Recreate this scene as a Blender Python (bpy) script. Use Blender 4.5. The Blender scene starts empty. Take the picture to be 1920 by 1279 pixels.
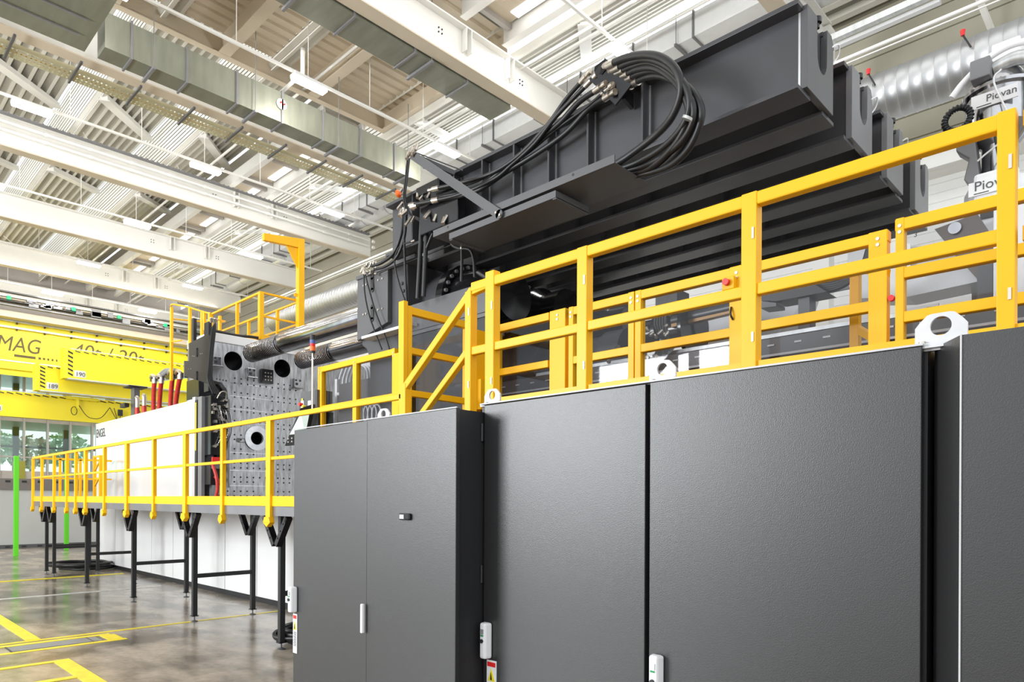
import bpy, bmesh, math, random
from mathutils import Vector, Matrix

# ------------------------------------------------------------------ scene, camera, light
# World frame: +Y runs along the moulding machine (away, to the left of the picture),
# +X runs across the hall (away, to the right), Z is up, metres.
S = bpy.context.scene
C = S.collection
random.seed(7)

F, CX, CY, RO, EYE = 1284.0, 960.0, 937.2, 0.00467, 1.7
FWD = Vector((.7190, .6948, 0)).normalized()
RGT = Vector((FWD.y, -FWD.x, 0))
UP = Vector((0, 0, 1))
cam_d = bpy.data.cameras.new('camera'); cam = bpy.data.objects.new('camera', cam_d); C.objects.link(cam)
r = (RGT + UP * RO).normalized(); u = (UP - RGT * RO).normalized()
cam.matrix_world = Matrix(((r.x, u.x, -FWD.x, 0), (r.y, u.y, -FWD.y, 0), (r.z, u.z, -FWD.z, EYE), (0, 0, 0, 1)))
cam_d.sensor_width = 36; cam_d.lens = F / 1920 * 36
cam_d.shift_x = 0; cam_d.shift_y = (CY - 639.5) / 1920
cam_d.clip_end = 300
S.camera = cam

S.view_settings.view_transform = 'Standard'; S.view_settings.look = 'None'
S.view_settings.gamma = 1; S.view_settings.use_curve_mapping = False
S.view_settings.exposure = 0.15

W = bpy.data.worlds.new('hall_daylight'); S.world = W; W.use_nodes = True
bg = W.node_tree.nodes['Background']; bg.inputs[0].default_value = (0.93, 0.97, 1.0, 1); bg.inputs[1].default_value = 1.6

def area(name, loc, rot, sx, sy, power, col=(1, 1, 1)):
    l = bpy.data.lights.new(name, 'AREA'); l.shape = 'RECTANGLE'; l.size = sx; l.size_y = sy; l.energy = power; l.color = col
    o = bpy.data.objects.new(name, l); C.objects.link(o); o.location = loc; o.rotation_euler = rot
    return o
# daylight through the roof glazing, and area lights added to brighten cabinets, crane and wall
area('window_daylight', (-9, 11.5, 4.4), (0, math.radians(-90), 0), 3.8, 5.5, 2100, (0.95, 0.98, 1.0))  # stands for an unseen window row, placed to put sheen on the cabinets
area('roof_daylight', (6.5, 13, 10.9), (0, 0, 0), 9, 22, 550, (1, 1, 1))
area('roof_daylight_far', (6.5, 29.5, 9.8), (math.radians(25), 0, 0), 12, 3, 500, (1, 1, 1))  # added below the roof to brighten the crane at the far end
area('roof_daylight_side', (9.8, 4, 10.7), (0, math.radians(-12), 0), 1.2, 12, 60, (1, 1, 1))  # added to brighten the right wall and the hopper
area('roof_daylight_near', (5.5, 2, 10.9), (0, 0, 0), 8, 6, 200, (1, 1, 1))

# ------------------------------------------------------------------ survey helpers
def ray(x, y):
    dx = x - CX; dy = CY - y
    a = dx - RO * dy; b = dy + RO * dx
    return Vector((a * .6950 + F * .7190, -a * .7192 + F * .6948, b))
def V(x, y, v):          # point seen at (x, y) that lies on the plane X = v
    q = ray(x, y); q = q * (v / q.x); return Vector((q.x, q.y, q.z + EYE))
def U(x, y, w):          # ... on the plane Y = w
    q = ray(x, y); q = q * (w / q.y); return Vector((q.x, q.y, q.z + EYE))
def Z(x, y, z):          # ... on the plane Z = z
    q = ray(x, y); q = q * ((z - EYE) / q.z); return Vector((q.x, q.y, z))

# ------------------------------------------------------------------ materials
def mat(name, col, rough=.5, metal=0.0, noise=0.0, scale=6.0, bump=0.0, bscale=60.0, emit=None, estr=1.0, col2=None, stretch=None, spec=None):
    m = bpy.data.materials.new(name); m.use_nodes = True; nt = m.node_tree; b = nt.nodes['Principled BSDF']
    b.inputs['Base Color'].default_value = (*col, 1); b.inputs['Roughness'].default_value = rough; b.inputs['Metallic'].default_value = metal
    if spec is not None: b.inputs['Specular IOR Level'].default_value = spec
    tc = nt.nodes.new('ShaderNodeTexCoord'); mp = nt.nodes.new('ShaderNodeMapping'); nt.links.new(tc.outputs['Object'], mp.inputs[0])
    if stretch: mp.inputs['Scale'].default_value = stretch
    if noise or col2:
        n = nt.nodes.new('ShaderNodeTexNoise'); n.inputs['Scale'].default_value = scale; n.inputs['Detail'].default_value = 5
        nt.links.new(mp.outputs[0], n.inputs['Vector'])
        cr = nt.nodes.new('ShaderNodeValToRGB'); cr.color_ramp.elements[0].position = .3; cr.color_ramp.elements[1].position = .7
        c2 = col2 or tuple(min(1, c * (1 - noise)) for c in col)
        cr.color_ramp.elements[0].color = (*c2, 1); cr.color_ramp.elements[1].color = (*col, 1)
        nt.links.new(n.outputs['Fac'], cr.inputs[0]); nt.links.new(cr.outputs[0], b.inputs['Base Color'])
    if bump:
        n2 = nt.nodes.new('ShaderNodeTexNoise'); n2.inputs['Scale'].default_value = bscale; nt.links.new(mp.outputs[0], n2.inputs['Vector'])
        bp = nt.nodes.new('ShaderNodeBump'); bp.inputs['Strength'].default_value = bump; bp.inputs['Distance'].default_value = .01
        nt.links.new(n2.outputs['Fac'], bp.inputs['Height']); nt.links.new(bp.outputs[0], b.inputs['Normal'])
    if emit:
        b.inputs['Emission Color'].default_value = (*emit, 1); b.inputs['Emission Strength'].default_value = estr
    return m
M = {}
M['yellow'] = mat('yellow_paint', (.93, .48, .0), .42, noise=.05, scale=3, spec=.35)
M['crane'] = mat('crane_yellow', (.95, .78, .02), .4, noise=.05, scale=1.0)
M['white'] = mat('white_gloss', (.70, .70, .70), .16, noise=.03, scale=2)
M['fascia'] = mat('fascia_steel', (.30, .30, .31), .32, .7, noise=.2, scale=2)
M['girder'] = mat('white_steel', (.86, .85, .81), .45, noise=.04, scale=1.5)
M['beige'] = mat('beige_deck', (.66, .57, .44), .55, noise=.06, scale=1.5)
M['deck'] = mat('roof_deck', (.74, .72, .65), .45, noise=.08, scale=.8)
M['galv'] = mat('galvanised', (.66, .68, .68), .38, .6, noise=.25, scale=2.5, stretch=(1, 6, 1))
M['galv2'] = mat('galvanised_duct', (.27, .28, .22), .45, .4, noise=.22, scale=1.2, stretch=(5, 1, 1))
M['pale'] = mat('pale_duct', (.84, .85, .86), .4, .15, noise=.05)
M['chrome'] = mat('chrome', (.50, .50, .52), .14, 1.0, noise=.3, scale=5)
M['steel'] = mat('ground_steel', (.52, .52, .54), .28, .85, noise=.5, scale=3, stretch=(9, 1, 1.4))
M['cab'] = mat('cabinet_grey', (.020, .020, .021), .37, 0, bump=.12, bscale=260, spec=.75)
M['cabdark'] = mat('cabinet_side', (.018, .018, .02), .5)
M['black'] = mat('black_steel', (.066, .066, .072), .38, .1, noise=.25, scale=1.4, bump=.04, bscale=120)
M['blackgl'] = mat('black_gloss', (.014, .014, .016), .16, .2)
M['dgrey'] = mat('dark_grey_steel', (.10, .10, .105), .42, .1, noise=.12, scale=2)
M['mgrey'] = mat('mid_grey_steel', (.22, .22, .23), .4, .1, noise=.1, scale=3)
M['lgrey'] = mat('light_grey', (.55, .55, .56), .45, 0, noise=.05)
M['rubber'] = mat('rubber', (.010, .010, .011), .45, 0)
M['red'] = mat('red_hose', (.55, .03, .02), .45, 0, noise=.3, scale=20)
M['redp'] = mat('red_plastic', (.75, .02, .02), .35)
M['orange'] = mat('orange_plastic', (.95, .16, .02), .35)
M['green'] = mat('green_post', (.12, .62, .02), .4)
M['greend'] = mat('green_dark', (.02, .30, .10), .4)
M['wplas'] = mat('white_plastic', (.85, .85, .86), .35)
M['ink'] = mat('black_ink', (.02, .02, .02), .5)
M['inky'] = mat('brown_ink', (.10, .07, .01), .5)
M['plate'] = mat('number_plate', (.66, .66, .66), .5)
M['brass'] = mat('brass', (.75, .48, .15), .3, .9)
M['fitting'] = mat('zinc_fitting', (.58, .53, .47), .28, .95)
M['cable'] = mat('grey_cable', (.50, .52, .55), .4)
M['concrete_d'] = mat('drain_steel', (.28, .29, .30), .5, .5, noise=.2, scale=8)
M['linepaint'] = mat('floor_yellow', (.90, .72, .02), .35, 0, noise=.25, scale=9)
M['linewhite'] = mat('floor_white', (.75, .75, .72), .4, noise=.3, scale=9)
M['lamp'] = mat('lamp_tube', (1, 1, 1), .5, emit=(1, .97, .92), estr=22)
M['slot'] = mat('skylight_slot', (1, 1, 1), .5, emit=(.95, .98, 1), estr=1.1)
def glazing():
    m = mat('ribbed_glazing', (.82, .82, .80), .4, emit=(1, .99, .95), estr=.75); nt = m.node_tree; b = nt.nodes['Principled BSDF']
    tc = nt.nodes.new('ShaderNodeTexCoord'); sp = nt.nodes.new('ShaderNodeSeparateXYZ'); nt.links.new(tc.outputs['Object'], sp.inputs[0])
    a = nt.nodes.new('ShaderNodeMath'); a.operation = 'MULTIPLY'; a.inputs[1].default_value = 9.0; nt.links.new(sp.outputs['Z'], a.inputs[0])
    f = nt.nodes.new('ShaderNodeMath'); f.operation = 'FRACT'; nt.links.new(a.outputs[0], f.inputs[0])
    r_ = nt.nodes.new('ShaderNodeValToRGB'); r_.color_ramp.interpolation = 'CONSTANT'; e = r_.color_ramp.elements
    e[0].color = (.10, .10, .085, 1); e[1].position = .30; e[1].color = (.74, .73, .69, 1); nt.links.new(f.outputs[0], r_.inputs[0])
    nt.links.new(r_.outputs[0], b.inputs['Base Color']); nt.links.new(r_.outputs[0], b.inputs['Emission Color'])
    return m
M['glaz'] = glazing()
M['sky'] = mat('sky_glazing', (.9, .9, .9), .4, emit=(.97, .99, 1), estr=1.5)
M['screen'] = mat('screen', (.5, .6, .55), .2, emit=(.75, .85, .80), estr=.7, col2=(.3, .6, .4), scale=3)
M['mull'] = mat('mullion', (.46, .43, .40), .5)
M['spandrel'] = mat('spandrel', (.47, .43, .40), .5, noise=.04)
M['wallw'] = mat('white_wall', (.84, .84, .82), .5, noise=.02)
M['encl'] = mat('enclosure_grey', (.50, .50, .49), .35, noise=.12, scale=.7)
M['leaf'] = mat('foliage', (.30, .52, .20), .7, 0, scale=2.2, col2=(.75, .80, .70))
M['leafy'] = mat('foliage_red', (.60, .35, .22), .7, 0, scale=3, col2=(.35, .55, .25))

def glass(name, tint, alpha_mix, rough=.03):
    m = bpy.data.materials.new(name); m.use_nodes = True; nt = m.node_tree
    for n in list(nt.nodes): nt.nodes.remove(n)
    o = nt.nodes.new('ShaderNodeOutputMaterial'); t = nt.nodes.new('ShaderNodeBsdfTransparent'); g = nt.nodes.new('ShaderNodeBsdfGlossy'); mx = nt.nodes.new('ShaderNodeMixShader')
    t.inputs[0].default_value = (*tint, 1); g.inputs['Roughness'].default_value = rough; g.inputs[0].default_value = (.9, .9, .9, 1)
    mx.inputs[0].default_value = alpha_mix
    nt.links.new(t.outputs[0], mx.inputs[1]); nt.links.new(g.outputs[0], mx.inputs[2]); nt.links.new(mx.outputs[0], o.inputs[0])
    return m
M['pane'] = glass('guard_pane', (.86, .86, .87), .02)
M['wpane'] = glass('window_pane', (.78, .92, .86), .08)

def concrete():
    m = bpy.data.materials.new('concrete_floor'); m.use_nodes = True; nt = m.node_tree; b = nt.nodes['Principled BSDF']; L = nt.links.new
    tc = nt.nodes.new('ShaderNodeTexCoord')
    def noise(s, d, st=(1, 1, 1)):
        mp = nt.nodes.new('ShaderNodeMapping'); mp.inputs['Scale'].default_value = st; L(tc.outputs['Object'], mp.inputs[0])
        n = nt.nodes.new('ShaderNodeTexNoise'); n.inputs['Scale'].default_value = s; n.inputs['Detail'].default_value = d; L(mp.outputs[0], n.inputs['Vector']); return n
    n1 = noise(.55, 6); n2 = noise(2.6, 12, (1, .45, 1)); n3 = noise(14, 6)
    c1 = nt.nodes.new('ShaderNodeValToRGB'); e = c1.color_ramp.elements
    e[0].position = .36; e[0].color = (.19, .16, .125, 1); e[1].position = .62; e[1].color = (.46, .39, .31, 1)
    L(n2.outputs['Fac'], c1.inputs[0])
    c2 = nt.nodes.new('ShaderNodeValToRGB'); e = c2.color_ramp.elements
    e[0].position = .41; e[0].color = (.55, .54, .54, 1); e[1].position = .47; e[1].color = (1, 1, 1, 1)
    L(n1.outputs['Fac'], c2.inputs[0])
    mx = nt.nodes.new('ShaderNodeMixRGB'); mx.blend_type = 'MULTIPLY'; mx.inputs[0].default_value = 1; L(c1.outputs[0], mx.inputs[1]); L(c2.outputs[0], mx.inputs[2])
    c3 = nt.nodes.new('ShaderNodeValToRGB'); e = c3.color_ramp.elements
    e[0].position = .3; e[0].color = (.75, .75, .75, 1); e[1].position = .6; e[1].color = (1, 1, 1, 1); L(n3.outputs['Fac'], c3.inputs[0])
    m2 = nt.nodes.new('ShaderNodeMixRGB'); m2.blend_type = 'MULTIPLY'; m2.inputs[0].default_value = .7; L(mx.outputs[0], m2.inputs[1]); L(c3.outputs[0], m2.inputs[2])
    L(m2.outputs[0], b.inputs['Base Color'])
    rr = nt.nodes.new('ShaderNodeMapRange'); rr.inputs['To Min'].default_value = .06; rr.inputs['To Max'].default_value = .34; L(n1.outputs['Fac'], rr.inputs[0]); L(rr.outputs[0], b.inputs['Roughness'])
    return m
M['floor'] = concrete()

# ------------------------------------------------------------------ mesh builder
class MB:
    def __init__(s): s.v = []; s.f = []; s.sm = []
    def add(s, vs, fs, smooth=False):
        b = len(s.v); s.v += [tuple(p) for p in vs]; s.f += [tuple(b + i for i in f) for f in fs]; s.sm += [smooth] * len(fs); return s
    def box(s, x0, x1, y0, y1, z0, z1):
        vs = [(x, y, z) for x in (x0, x1) for y in (y0, y1) for z in (z0, z1)]
        return s.add(vs, [(0, 1, 3, 2), (4, 6, 7, 5), (0, 4, 5, 1), (2, 3, 7, 6), (0, 2, 6, 4), (1, 5, 7, 3)])
    def bar(s, a, b, w, h, up=(0, 0, 1)):          # straight bar, w across, h along "up"
        a = Vector(a); b = Vector(b); d = (b - a).normalized(); up = Vector(up)
        sd = d.cross(up)
        if sd.length < 1e-3: sd = d.cross(Vector((1, 0, 0)))
        sd.normalize(); up = sd.cross(d).normalized()
        vs = [p + sd * (i * w / 2) + up * (j * h / 2) for p in (a, b) for i, j in ((-1, -1), (1, -1), (1, 1), (-1, 1))]
        return s.add(vs, [(0, 1, 2, 3), (7, 6, 5, 4), (0, 4, 5, 1), (1, 5, 6, 2), (2, 6, 7, 3), (3, 7, 4, 0)])
    def prism(s, poly, off):                       # polygon (3-D points) swept by vector off
        n = len(poly); off = Vector(off); vs = [Vector(p) for p in poly]; vs += [p + off for p in vs]
        fs = [tuple(range(n))[::-1], tuple(range(n, 2 * n))] + [(i, (i + 1) % n, n + (i + 1) % n, n + i) for i in range(n)]
        return s.add(vs, fs)
    def ring(s, c, ax, rs, n=24, caps=True):       # lathe: rs = [(distance along ax, radius)]
        c = Vector(c); ax = Vector(ax).normalized(); t = Vector((0, 0, 1)) if abs(ax.z) < .9 else Vector((1, 0, 0))
        p = ax.cross(t).normalized(); q = ax.cross(p); vs = []; fs = []
        rows = []                                  # sharp steps get their own ring of vertices, gentle ones share it
        for i in range(len(rs) - 1):
            (d0, r0), (d1, r1) = rs[i], rs[i + 1]; ang = math.atan2(r1 - r0, d1 - d0)
            if not (rows and abs(ang - la) < .6): rows.append((d0, r0, True))
            rows.append((d1, r1, False)); la = ang
        for d, r_, first in rows:
            for k in range(n):
                a = 2 * math.pi * k / n; vs.append(c + ax * d + (p * math.cos(a) + q * math.sin(a)) * r_)
        for i in range(1, len(rows)):
            if rows[i][2]: continue
            for k in range(n): fs.append(((i - 1) * n + k, (i - 1) * n + (k + 1) % n, i * n + (k + 1) % n, i * n + k))
        s.add(vs, fs, True)
        if caps: s.add(vs[:n], [tuple(range(n))[::-1]]); s.add(vs[-n:], [tuple(range(n))])
        return s
    def cyl(s, a, b, r_, n=16):
        a = Vector(a); b = Vector(b); return s.ring(a, b - a, [(0, r_), ((b - a).length, r_)], n)
    def tube(s, pts, r_, n=8, sub=5):
        pts = [Vector(p) for p in pts]
        if sub > 1 and len(pts) > 2:
            q = [pts[0] * 2 - pts[1]] + pts + [pts[-1] * 2 - pts[-2]]; out = []
            for i in range(1, len(q) - 2):
                for k in range(sub):
                    t = k / sub; a, b, c, d = q[i - 1], q[i], q[i + 1], q[i + 2]
                    out.append(.5 * ((2 * b) + (c - a) * t + (2 * a - 5 * b + 4 * c - d) * t * t + (3 * b - a - 3 * c + d) * t ** 3))
            out.append(pts[-1]); pts = out
        vs = []; fs = []; nrm = None
        for i, p in enumerate(pts):
            d = (pts[min(i + 1, len(pts) - 1)] - pts[max(i - 1, 0)]).normalized()
            if nrm is None:
                nrm = d.cross(Vector((0, 0, 1)));
                if nrm.length < 1e-3: nrm = d.cross(Vector((1, 0, 0)))
            nrm = (nrm - d * nrm.dot(d)).normalized(); bn = d.cross(nrm)
            for k in range(n):
                a = 2 * math.pi * k / n; vs.append(p + (nrm * math.cos(a) + bn * math.sin(a)) * r_)
        for i in range(len(pts) - 1):
            for k in range(n): fs.append((i * n + k, i * n + (k + 1) % n, (i + 1) * n + (k + 1) % n, (i + 1) * n + k))
        s.add(vs, fs, True); s.add(vs[:n], [tuple(range(n))[::-1]]); s.add(vs[-n:], [tuple(range(n))]); return s
    def sheet(s, grid):                            # grid of rows of points
        n = len(grid[0]); vs = [p for row in grid for p in row]
        return s.add(vs, [(i * n + j, i * n + j + 1, (i + 1) * n + j + 1, (i + 1) * n + j) for i in range(len(grid) - 1) for j in range(n - 1)])
    def build(s, name, m, parent=None, bevel=0, fix=True):
        me = bpy.data.meshes.new(name); me.from_pydata(s.v, [], s.f); me.validate()
        for p, k in zip(me.polygons, s.sm): p.use_smooth = k
        if fix:
            bm = bmesh.new(); bm.from_mesh(me); bmesh.ops.recalc_face_normals(bm, faces=bm.faces); bm.to_mesh(me); bm.free()
        me.materials.append(M[m] if isinstance(m, str) else m)
        o = bpy.data.objects.new(name, me); C.objects.link(o)
        if parent: 
            o.parent = parent; o.matrix_parent_inverse = parent_inv(parent)
        if bevel:
            b = o.modifiers.new('bevel', 'BEVEL'); b.width = bevel; b.segments = 2; b.limit_method = 'ANGLE'
        return o
def parent_inv(p):                                  # parts carry world coordinates in their meshes
    return Matrix.Translation(-p.location) if p.type == 'EMPTY' else Matrix.Identity(4)
def thing(name, loc, label, cat, group=None):
    o = bpy.data.objects.new(name, None); C.objects.link(o); o.location = loc; o.empty_display_size = .1
    o['label'] = label; o['category'] = cat
    if group: o['group'] = group
    return o
def tag(o, label, cat, group=None):
    o['label'] = label; o['category'] = cat
    if group: o['group'] = group
    return o
def struct(o): o['kind'] = 'structure'; return o
def lab(o, l): o['label'] = l; return o
def text(s, name, size, m, loc, xdir, updir, parent=None, ext=.002, align='LEFT', shear=0, sx=1, bold=0):
    cu = bpy.data.curves.new(name, 'FONT'); cu.body = s; cu.size = size; cu.extrude = ext; cu.align_x = align; cu.shear = shear; cu.offset = bold
    t_ = bpy.data.objects.new(name, cu); C.objects.link(t_); cu.materials.append(M[m])
    me = bpy.data.meshes.new_from_object(t_); bpy.data.objects.remove(t_); me.name = name
    o = bpy.data.objects.new(name, me); C.objects.link(o)
    x = Vector(xdir).normalized(); y = Vector(updir).normalized(); z = x.cross(y)
    mw = Matrix.Translation(Vector(loc)) @ Matrix((x, y, z)).transposed().to_4x4() @ Matrix.Diagonal((sx, 1, 1, 1))
    if parent:
        o.parent = parent; o.matrix_parent_inverse = parent_inv(parent)
    o.matrix_basis = mw
    return o
XF, UPV = (0, -1, 0), (0, 0, 1)     # reading direction of text on faces that look at the aisle

# ------------------------------------------------------------------ the hall shell
GZ, GU, GP = 10.0, 9.9, 5.06            # girder underside, first girder, girder pitch
def gu(k): return GU + GP * k
struct(MB().box(-32, 16, -22, 42, -.1, 0).build('floor', 'floor'))
# saw-tooth roof: slopes rise to the right, each drop is a ribbed glazed face looking at the aisle
LOW = [-4.37, -2.06, .25, 2.56, 4.87, 7.18]
def rib_profile(a, b, n, h):           # hanging ribs between two (x, z) points; returns rib strips and flat strips
    a = Vector((a[0], 0, a[1])); b = Vector((b[0], 0, b[1])); d = b - a; nn = Vector((-d.z, 0, d.x)).normalized(); ribs = []; flats = []
    for i in range(n):
        P = lambda t, k: a + d * ((i + t) / n) + nn * (h * k)
        ribs.append([P(0, 1), P(.07, 0), P(.41, 0), P(.48, 1)]); flats.append([P(.48, 1), P(1, 1)])
    return ribs, flats
def extr(pts, y0, y1):
    return [[(p.x, y, p.z) for p in pts] for y in (y0, y1)]
roof = MB(); perf = MB(); Y0, Y1 = -4, 38
def slope(a, b, n, y0, y1, h=.14):
    r_, f_ = rib_profile(a, b, n, h)
    for q in r_: roof.sheet(extr(q, y0, y1))
    for q in f_: perf.sheet(extr(q, y0, y1))
for x in LOW: slope((x, 11.2), (x + 2.31, 12.44), 8, Y0, Y1)
slope((10.9, 11.2), (13.2, 12.44), 8, Y0, Y1); slope((10.28, 10.865), (10.9, 11.2), 2, Y0, 15.0); slope((13.2, 12.3), (15.3, 11.7), 6, Y0, Y1)
roof.sheet(extr([Vector((9.49, 0, 12.44)), Vector((9.97, 0, 12.44)), Vector((9.97, 0, 11.4))], Y0, Y1))
roof.sheet(extr([Vector((9.97, 0, 11.9)), Vector((10.9, 0, 12.1))], Y0, Y1))
struct(roof.build('ceiling', 'deck', fix=False)); struct(perf.build('ceiling_panel', mat('perforated_deck', (.30, .30, .26), .55, noise=.12, scale=.9), fix=False))
gl = [x for x in LOW[1:]] + [10.9, 13.2]
for i, x in enumerate(gl):
    z1 = 12.66 if x != 10.9 else 12.1
    o = MB().sheet(extr([Vector((x, 0, 11.2)), Vector((x, 0, z1))], Y0 if x != 10.9 else 15.0, Y1)).build('window_%d' % (i + 1), 'glaz' if x < 13 else 'sky', fix=False)
    struct(o)
# white ribbed wall on the far side
w = MB(); n = 46; pts = []
for j in range(n):
    z = 8.4 * j / n
    pts += [Vector((15.2, 0, z)), Vector((15.2, 0, z + .16)), Vector((15.22, 0, z + .17))]
w.sheet(extr(pts, -4, 38)); struct(w.build('wall_right', 'wallw', fix=False))
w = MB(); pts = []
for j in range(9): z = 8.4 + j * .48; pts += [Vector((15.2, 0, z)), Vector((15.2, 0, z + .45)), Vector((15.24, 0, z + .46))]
w.sheet(extr(pts, -4, 38)); struct(w.build('wall_right_upper', mat('olive_sheet', (.34, .32, .25), .5, noise=.12, scale=.8), fix=False))  # darker colour stands in for the shade on the wall above the duct
struct(MB().box(14.6, 15.2, -4, 38, 7.95, 8.4).build('trim_1', 'girder'))
lu = MB().box(14.54, 14.6, 2.2, 3.4, 7.9, 8.25)
struct(lu.build('trim_2', 'wallw'))
# far wall: curtain wall with mullions, spandrels, floors behind
WB = 36.0
for i, (z0, z1) in enumerate(((2.5, 2.85), (5.0, 5.45), (7.05, 7.5), (9.2, 12.6))):
    struct(MB().box(-6, 15.2, WB, WB + .12, z0, z1).build('trim_%d' % (i + 3), 'spandrel'))
mul = MB(); x = 5.85 - 12 * 1.02
while x < 14: mul.box(x - .035, x + .035, WB - .1, WB + .12, 0, 9.2); x += .87
for z in (3.45,): mul.box(-6, 15.2, WB - .06, WB + .1, z - .03, z + .03)
struct(mul.build('trim_7', 'mull'))
for i, (z0, z1) in enumerate(((2.85, 5.0), (5.45, 7.05), (7.5, 9.2))):
    struct(MB().box(-6, 15.2, WB + .04, WB + .06, z0, z1).build('window_%d' % (i + 11), 'wpane'))
struct(MB().box(-6, 15.2, WB, WB + .15, 0, 2.5).build('wall_back', 'spandrel'))
for z in (2.6, 5.2, 7.3): struct(MB().box(-6, 15.2, WB + .2, WB + 6, z - .1, z).build('floor_%d' % int(z), 'encl'))
inner = MB()
for x in (5.0, 7.0, 9.1, 11.0): inner.box(x, x + .25, WB + 4.2, WB + 4.4, 2.6, 9.2)
inner.box(-6, 14, WB + 4.1, WB + 4.2, 4.1, 4.2)
struct(inner.build('wall_inner', 'dgrey'))
# shrubs outside the office glazing
def shrub(cx, cy, cz, r_, m, label):
    b = MB(); rr = random.Random(int(cx * 100))
    for _ in range(420):
        t = Vector((rr.gauss(0, 1), rr.gauss(0, 1), rr.gauss(0, 1))).normalized() * r_ * rr.uniform(.55, 1); p = Vector((cx, cy, cz)) + Vector((t.x, t.y * .6, t.z * .8))
        a = Vector((rr.uniform(-1, 1), rr.uniform(-1, 1), rr.uniform(-1, 1))).normalized() * r_ * .12; c = a.cross(Vector((rr.uniform(-1, 1), 1, rr.uniform(-1, 1)))).normalized() * r_ * .08
        b.add([p - a, p + c, p + a, p - c], [(0, 1, 2, 3)])
    root = thing('shrub', (cx, cy, 2.6), label, 'shrub', 'shrubs outside the office windows'); b.build('foliage', m, root, fix=False)
    MB().tube([(cx, cy, 2.5), (cx + .05, cy, cz)], .06, 6, 1).build('stem', 'dgrey', root)
shrub(6.6, WB + 7.2, 4.2, 1.25, 'leaf', 'pale green shrub outside the leftmost office window')
shrub(8.3, WB + 7.4, 4.1, 1.15, 'leafy', 'reddish shrub outside the office window beside the mullion')
shrub(9.9, WB + 7.2, 4.3, 1.2, 'leaf', 'green shrub outside the office window nearest the white machine cover')
tag(MB().box(5.0, 5.3, 28.4, 28.7, 2.33, 2.95).build('storage_box', mat('olive', (.32, .30, .04), .5)), 'small olive box standing on the grey enclosure below the office windows', 'box')
# grey enclosures in front of the far wall, with green posts
enc = thing('machine_enclosure', (6, 27.6, 0), 'long low grey machine enclosure with dark top rail below the office windows', 'machine enclosure')
MB().box(-5, 12, 27.9, 29.5, .12, 1.95).build('panel', 'encl', enc)
MB().box(-5, 12, 27.85, 29.5, 1.95, 2.33).build('top_rail', mat('encl_top', (.17, .15, .14), .5), enc)
t = MB()
for i in range(42): t.box(-4.8 + i * .45, -4.66 + i * .45, 27.84, 27.86, 2.2, 2.27); t.box(-4.8 + i * .45, -4.66 + i * .45, 27.84, 27.86, .03, .08)
t.build('slots', 'ink', enc)
MB().box(-5, 12, 27.85, 29.5, 0, .12).build('plinth', 'dgrey', enc)
for i, (x, y) in enumerate(((4.28, 24.1), (5.95, 25.9))):
    tag(MB().box(x - .06, x + .06, y - .06, y + .06, 0, 2.9).build('green_post', 'green', bevel=.008),
        ('bright green post in front of the grey enclosure, left one' if i == 0 else 'bright green post behind the yellow railing, right one'), 'post')

# ------------------------------------------------------------------ roof steel
ords = ['second', 'third', 'fourth', 'fifth', 'sixth', 'seventh']
gname = {-1: 'white roof girder nearest the camera, behind the beam ends at the top right',
         0: 'big white roof girder with beige underside crossing above the black hose loops',
         1: 'white roof girder whose beige underside runs beside the grey duct',
         2: 'white roof girder with two pipes clipped along its face, left of the yellow davit',
         3: 'white roof girder crossing just above the yellow davit arm, second below the piped one',
         4: 'white roof girder ending above the yellow platform railing on the machine',
         5: 'farthest white roof girder, directly above the yellow bridge crane'}
for k in range(-1, 6):
    y = gu(k); g = thing('roof_girder', (4, y, GZ), gname[k], 'girder', None)
    MB().box(-7, 13.6, y - .012, y + .012, GZ + .02, 10.73).build('web', 'girder', g)
    MB().box(-7, 13.5, y - .15, y + .15, GZ, GZ + .025).build('bottom_flange', 'beige', g)
    MB().box(-7, 13.5, y - .15, y + .15, 10.73, 10.76).build('top_flange', 'girder', g)
    b = MB()
    for x in (8.79, 9.97): b.box(x - .01, x + .01, y - .15, y - .02, 10.3, 10.73).box(x + .12, x + .14, y - .15, y - .02, 10.3, 10.73)
    b.build('bracket', 'girder', g)
    b = MB()
    for x in (8.2, 8.28, 10.4, 10.48):
        for z in (10.42, 10.5): b.cyl((x, y - .012, z), (x, y - .03, z), .014, 6)
    b.build('bolts', 'ink', g)
# roof hatch strips between girders
for k in (-1, 1, 2, 3, 4):
    y0, y1 = gu(k) + .2, gu(k + 1) - .2
    h = thing('roof_hatch', (9.38, (y0 + y1) / 2, 11.2), '%s beige roof hatch strip counted from the camera, bright slots on its right side' % ['first', 'second', 'third', 'fourth', 'fifth', 'sixth'][k + 1], 'roof hatch')
    MB().box(8.9, 9.85, y0, y1, 11.3, 11.35).build('panel', 'beige', h)
    for x in (8.79, 9.93): MB().box(x, x + .06, y0 - .2, y1 + .2, 11.0, 11.35).box(x - .05, x + .11, y0 - .2, y1 + .2, 10.98, 11.0).build('beam', 'girder', h)
    n = 3
    for i in range(n + 1): yy = y0 + (y1 - y0) * i / n; MB().box(8.9, 9.9, yy - .05, yy + .05, 11.2, 11.3).build('frame_bar', 'mull', h)
    for i in range(n):
        ya = y0 + (y1 - y0) * i / n + .2; MB().box(9.62, 9.84, ya, ya + 1.05, 11.27, 11.295).build('skylight_slot', 'slot', h)
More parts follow.
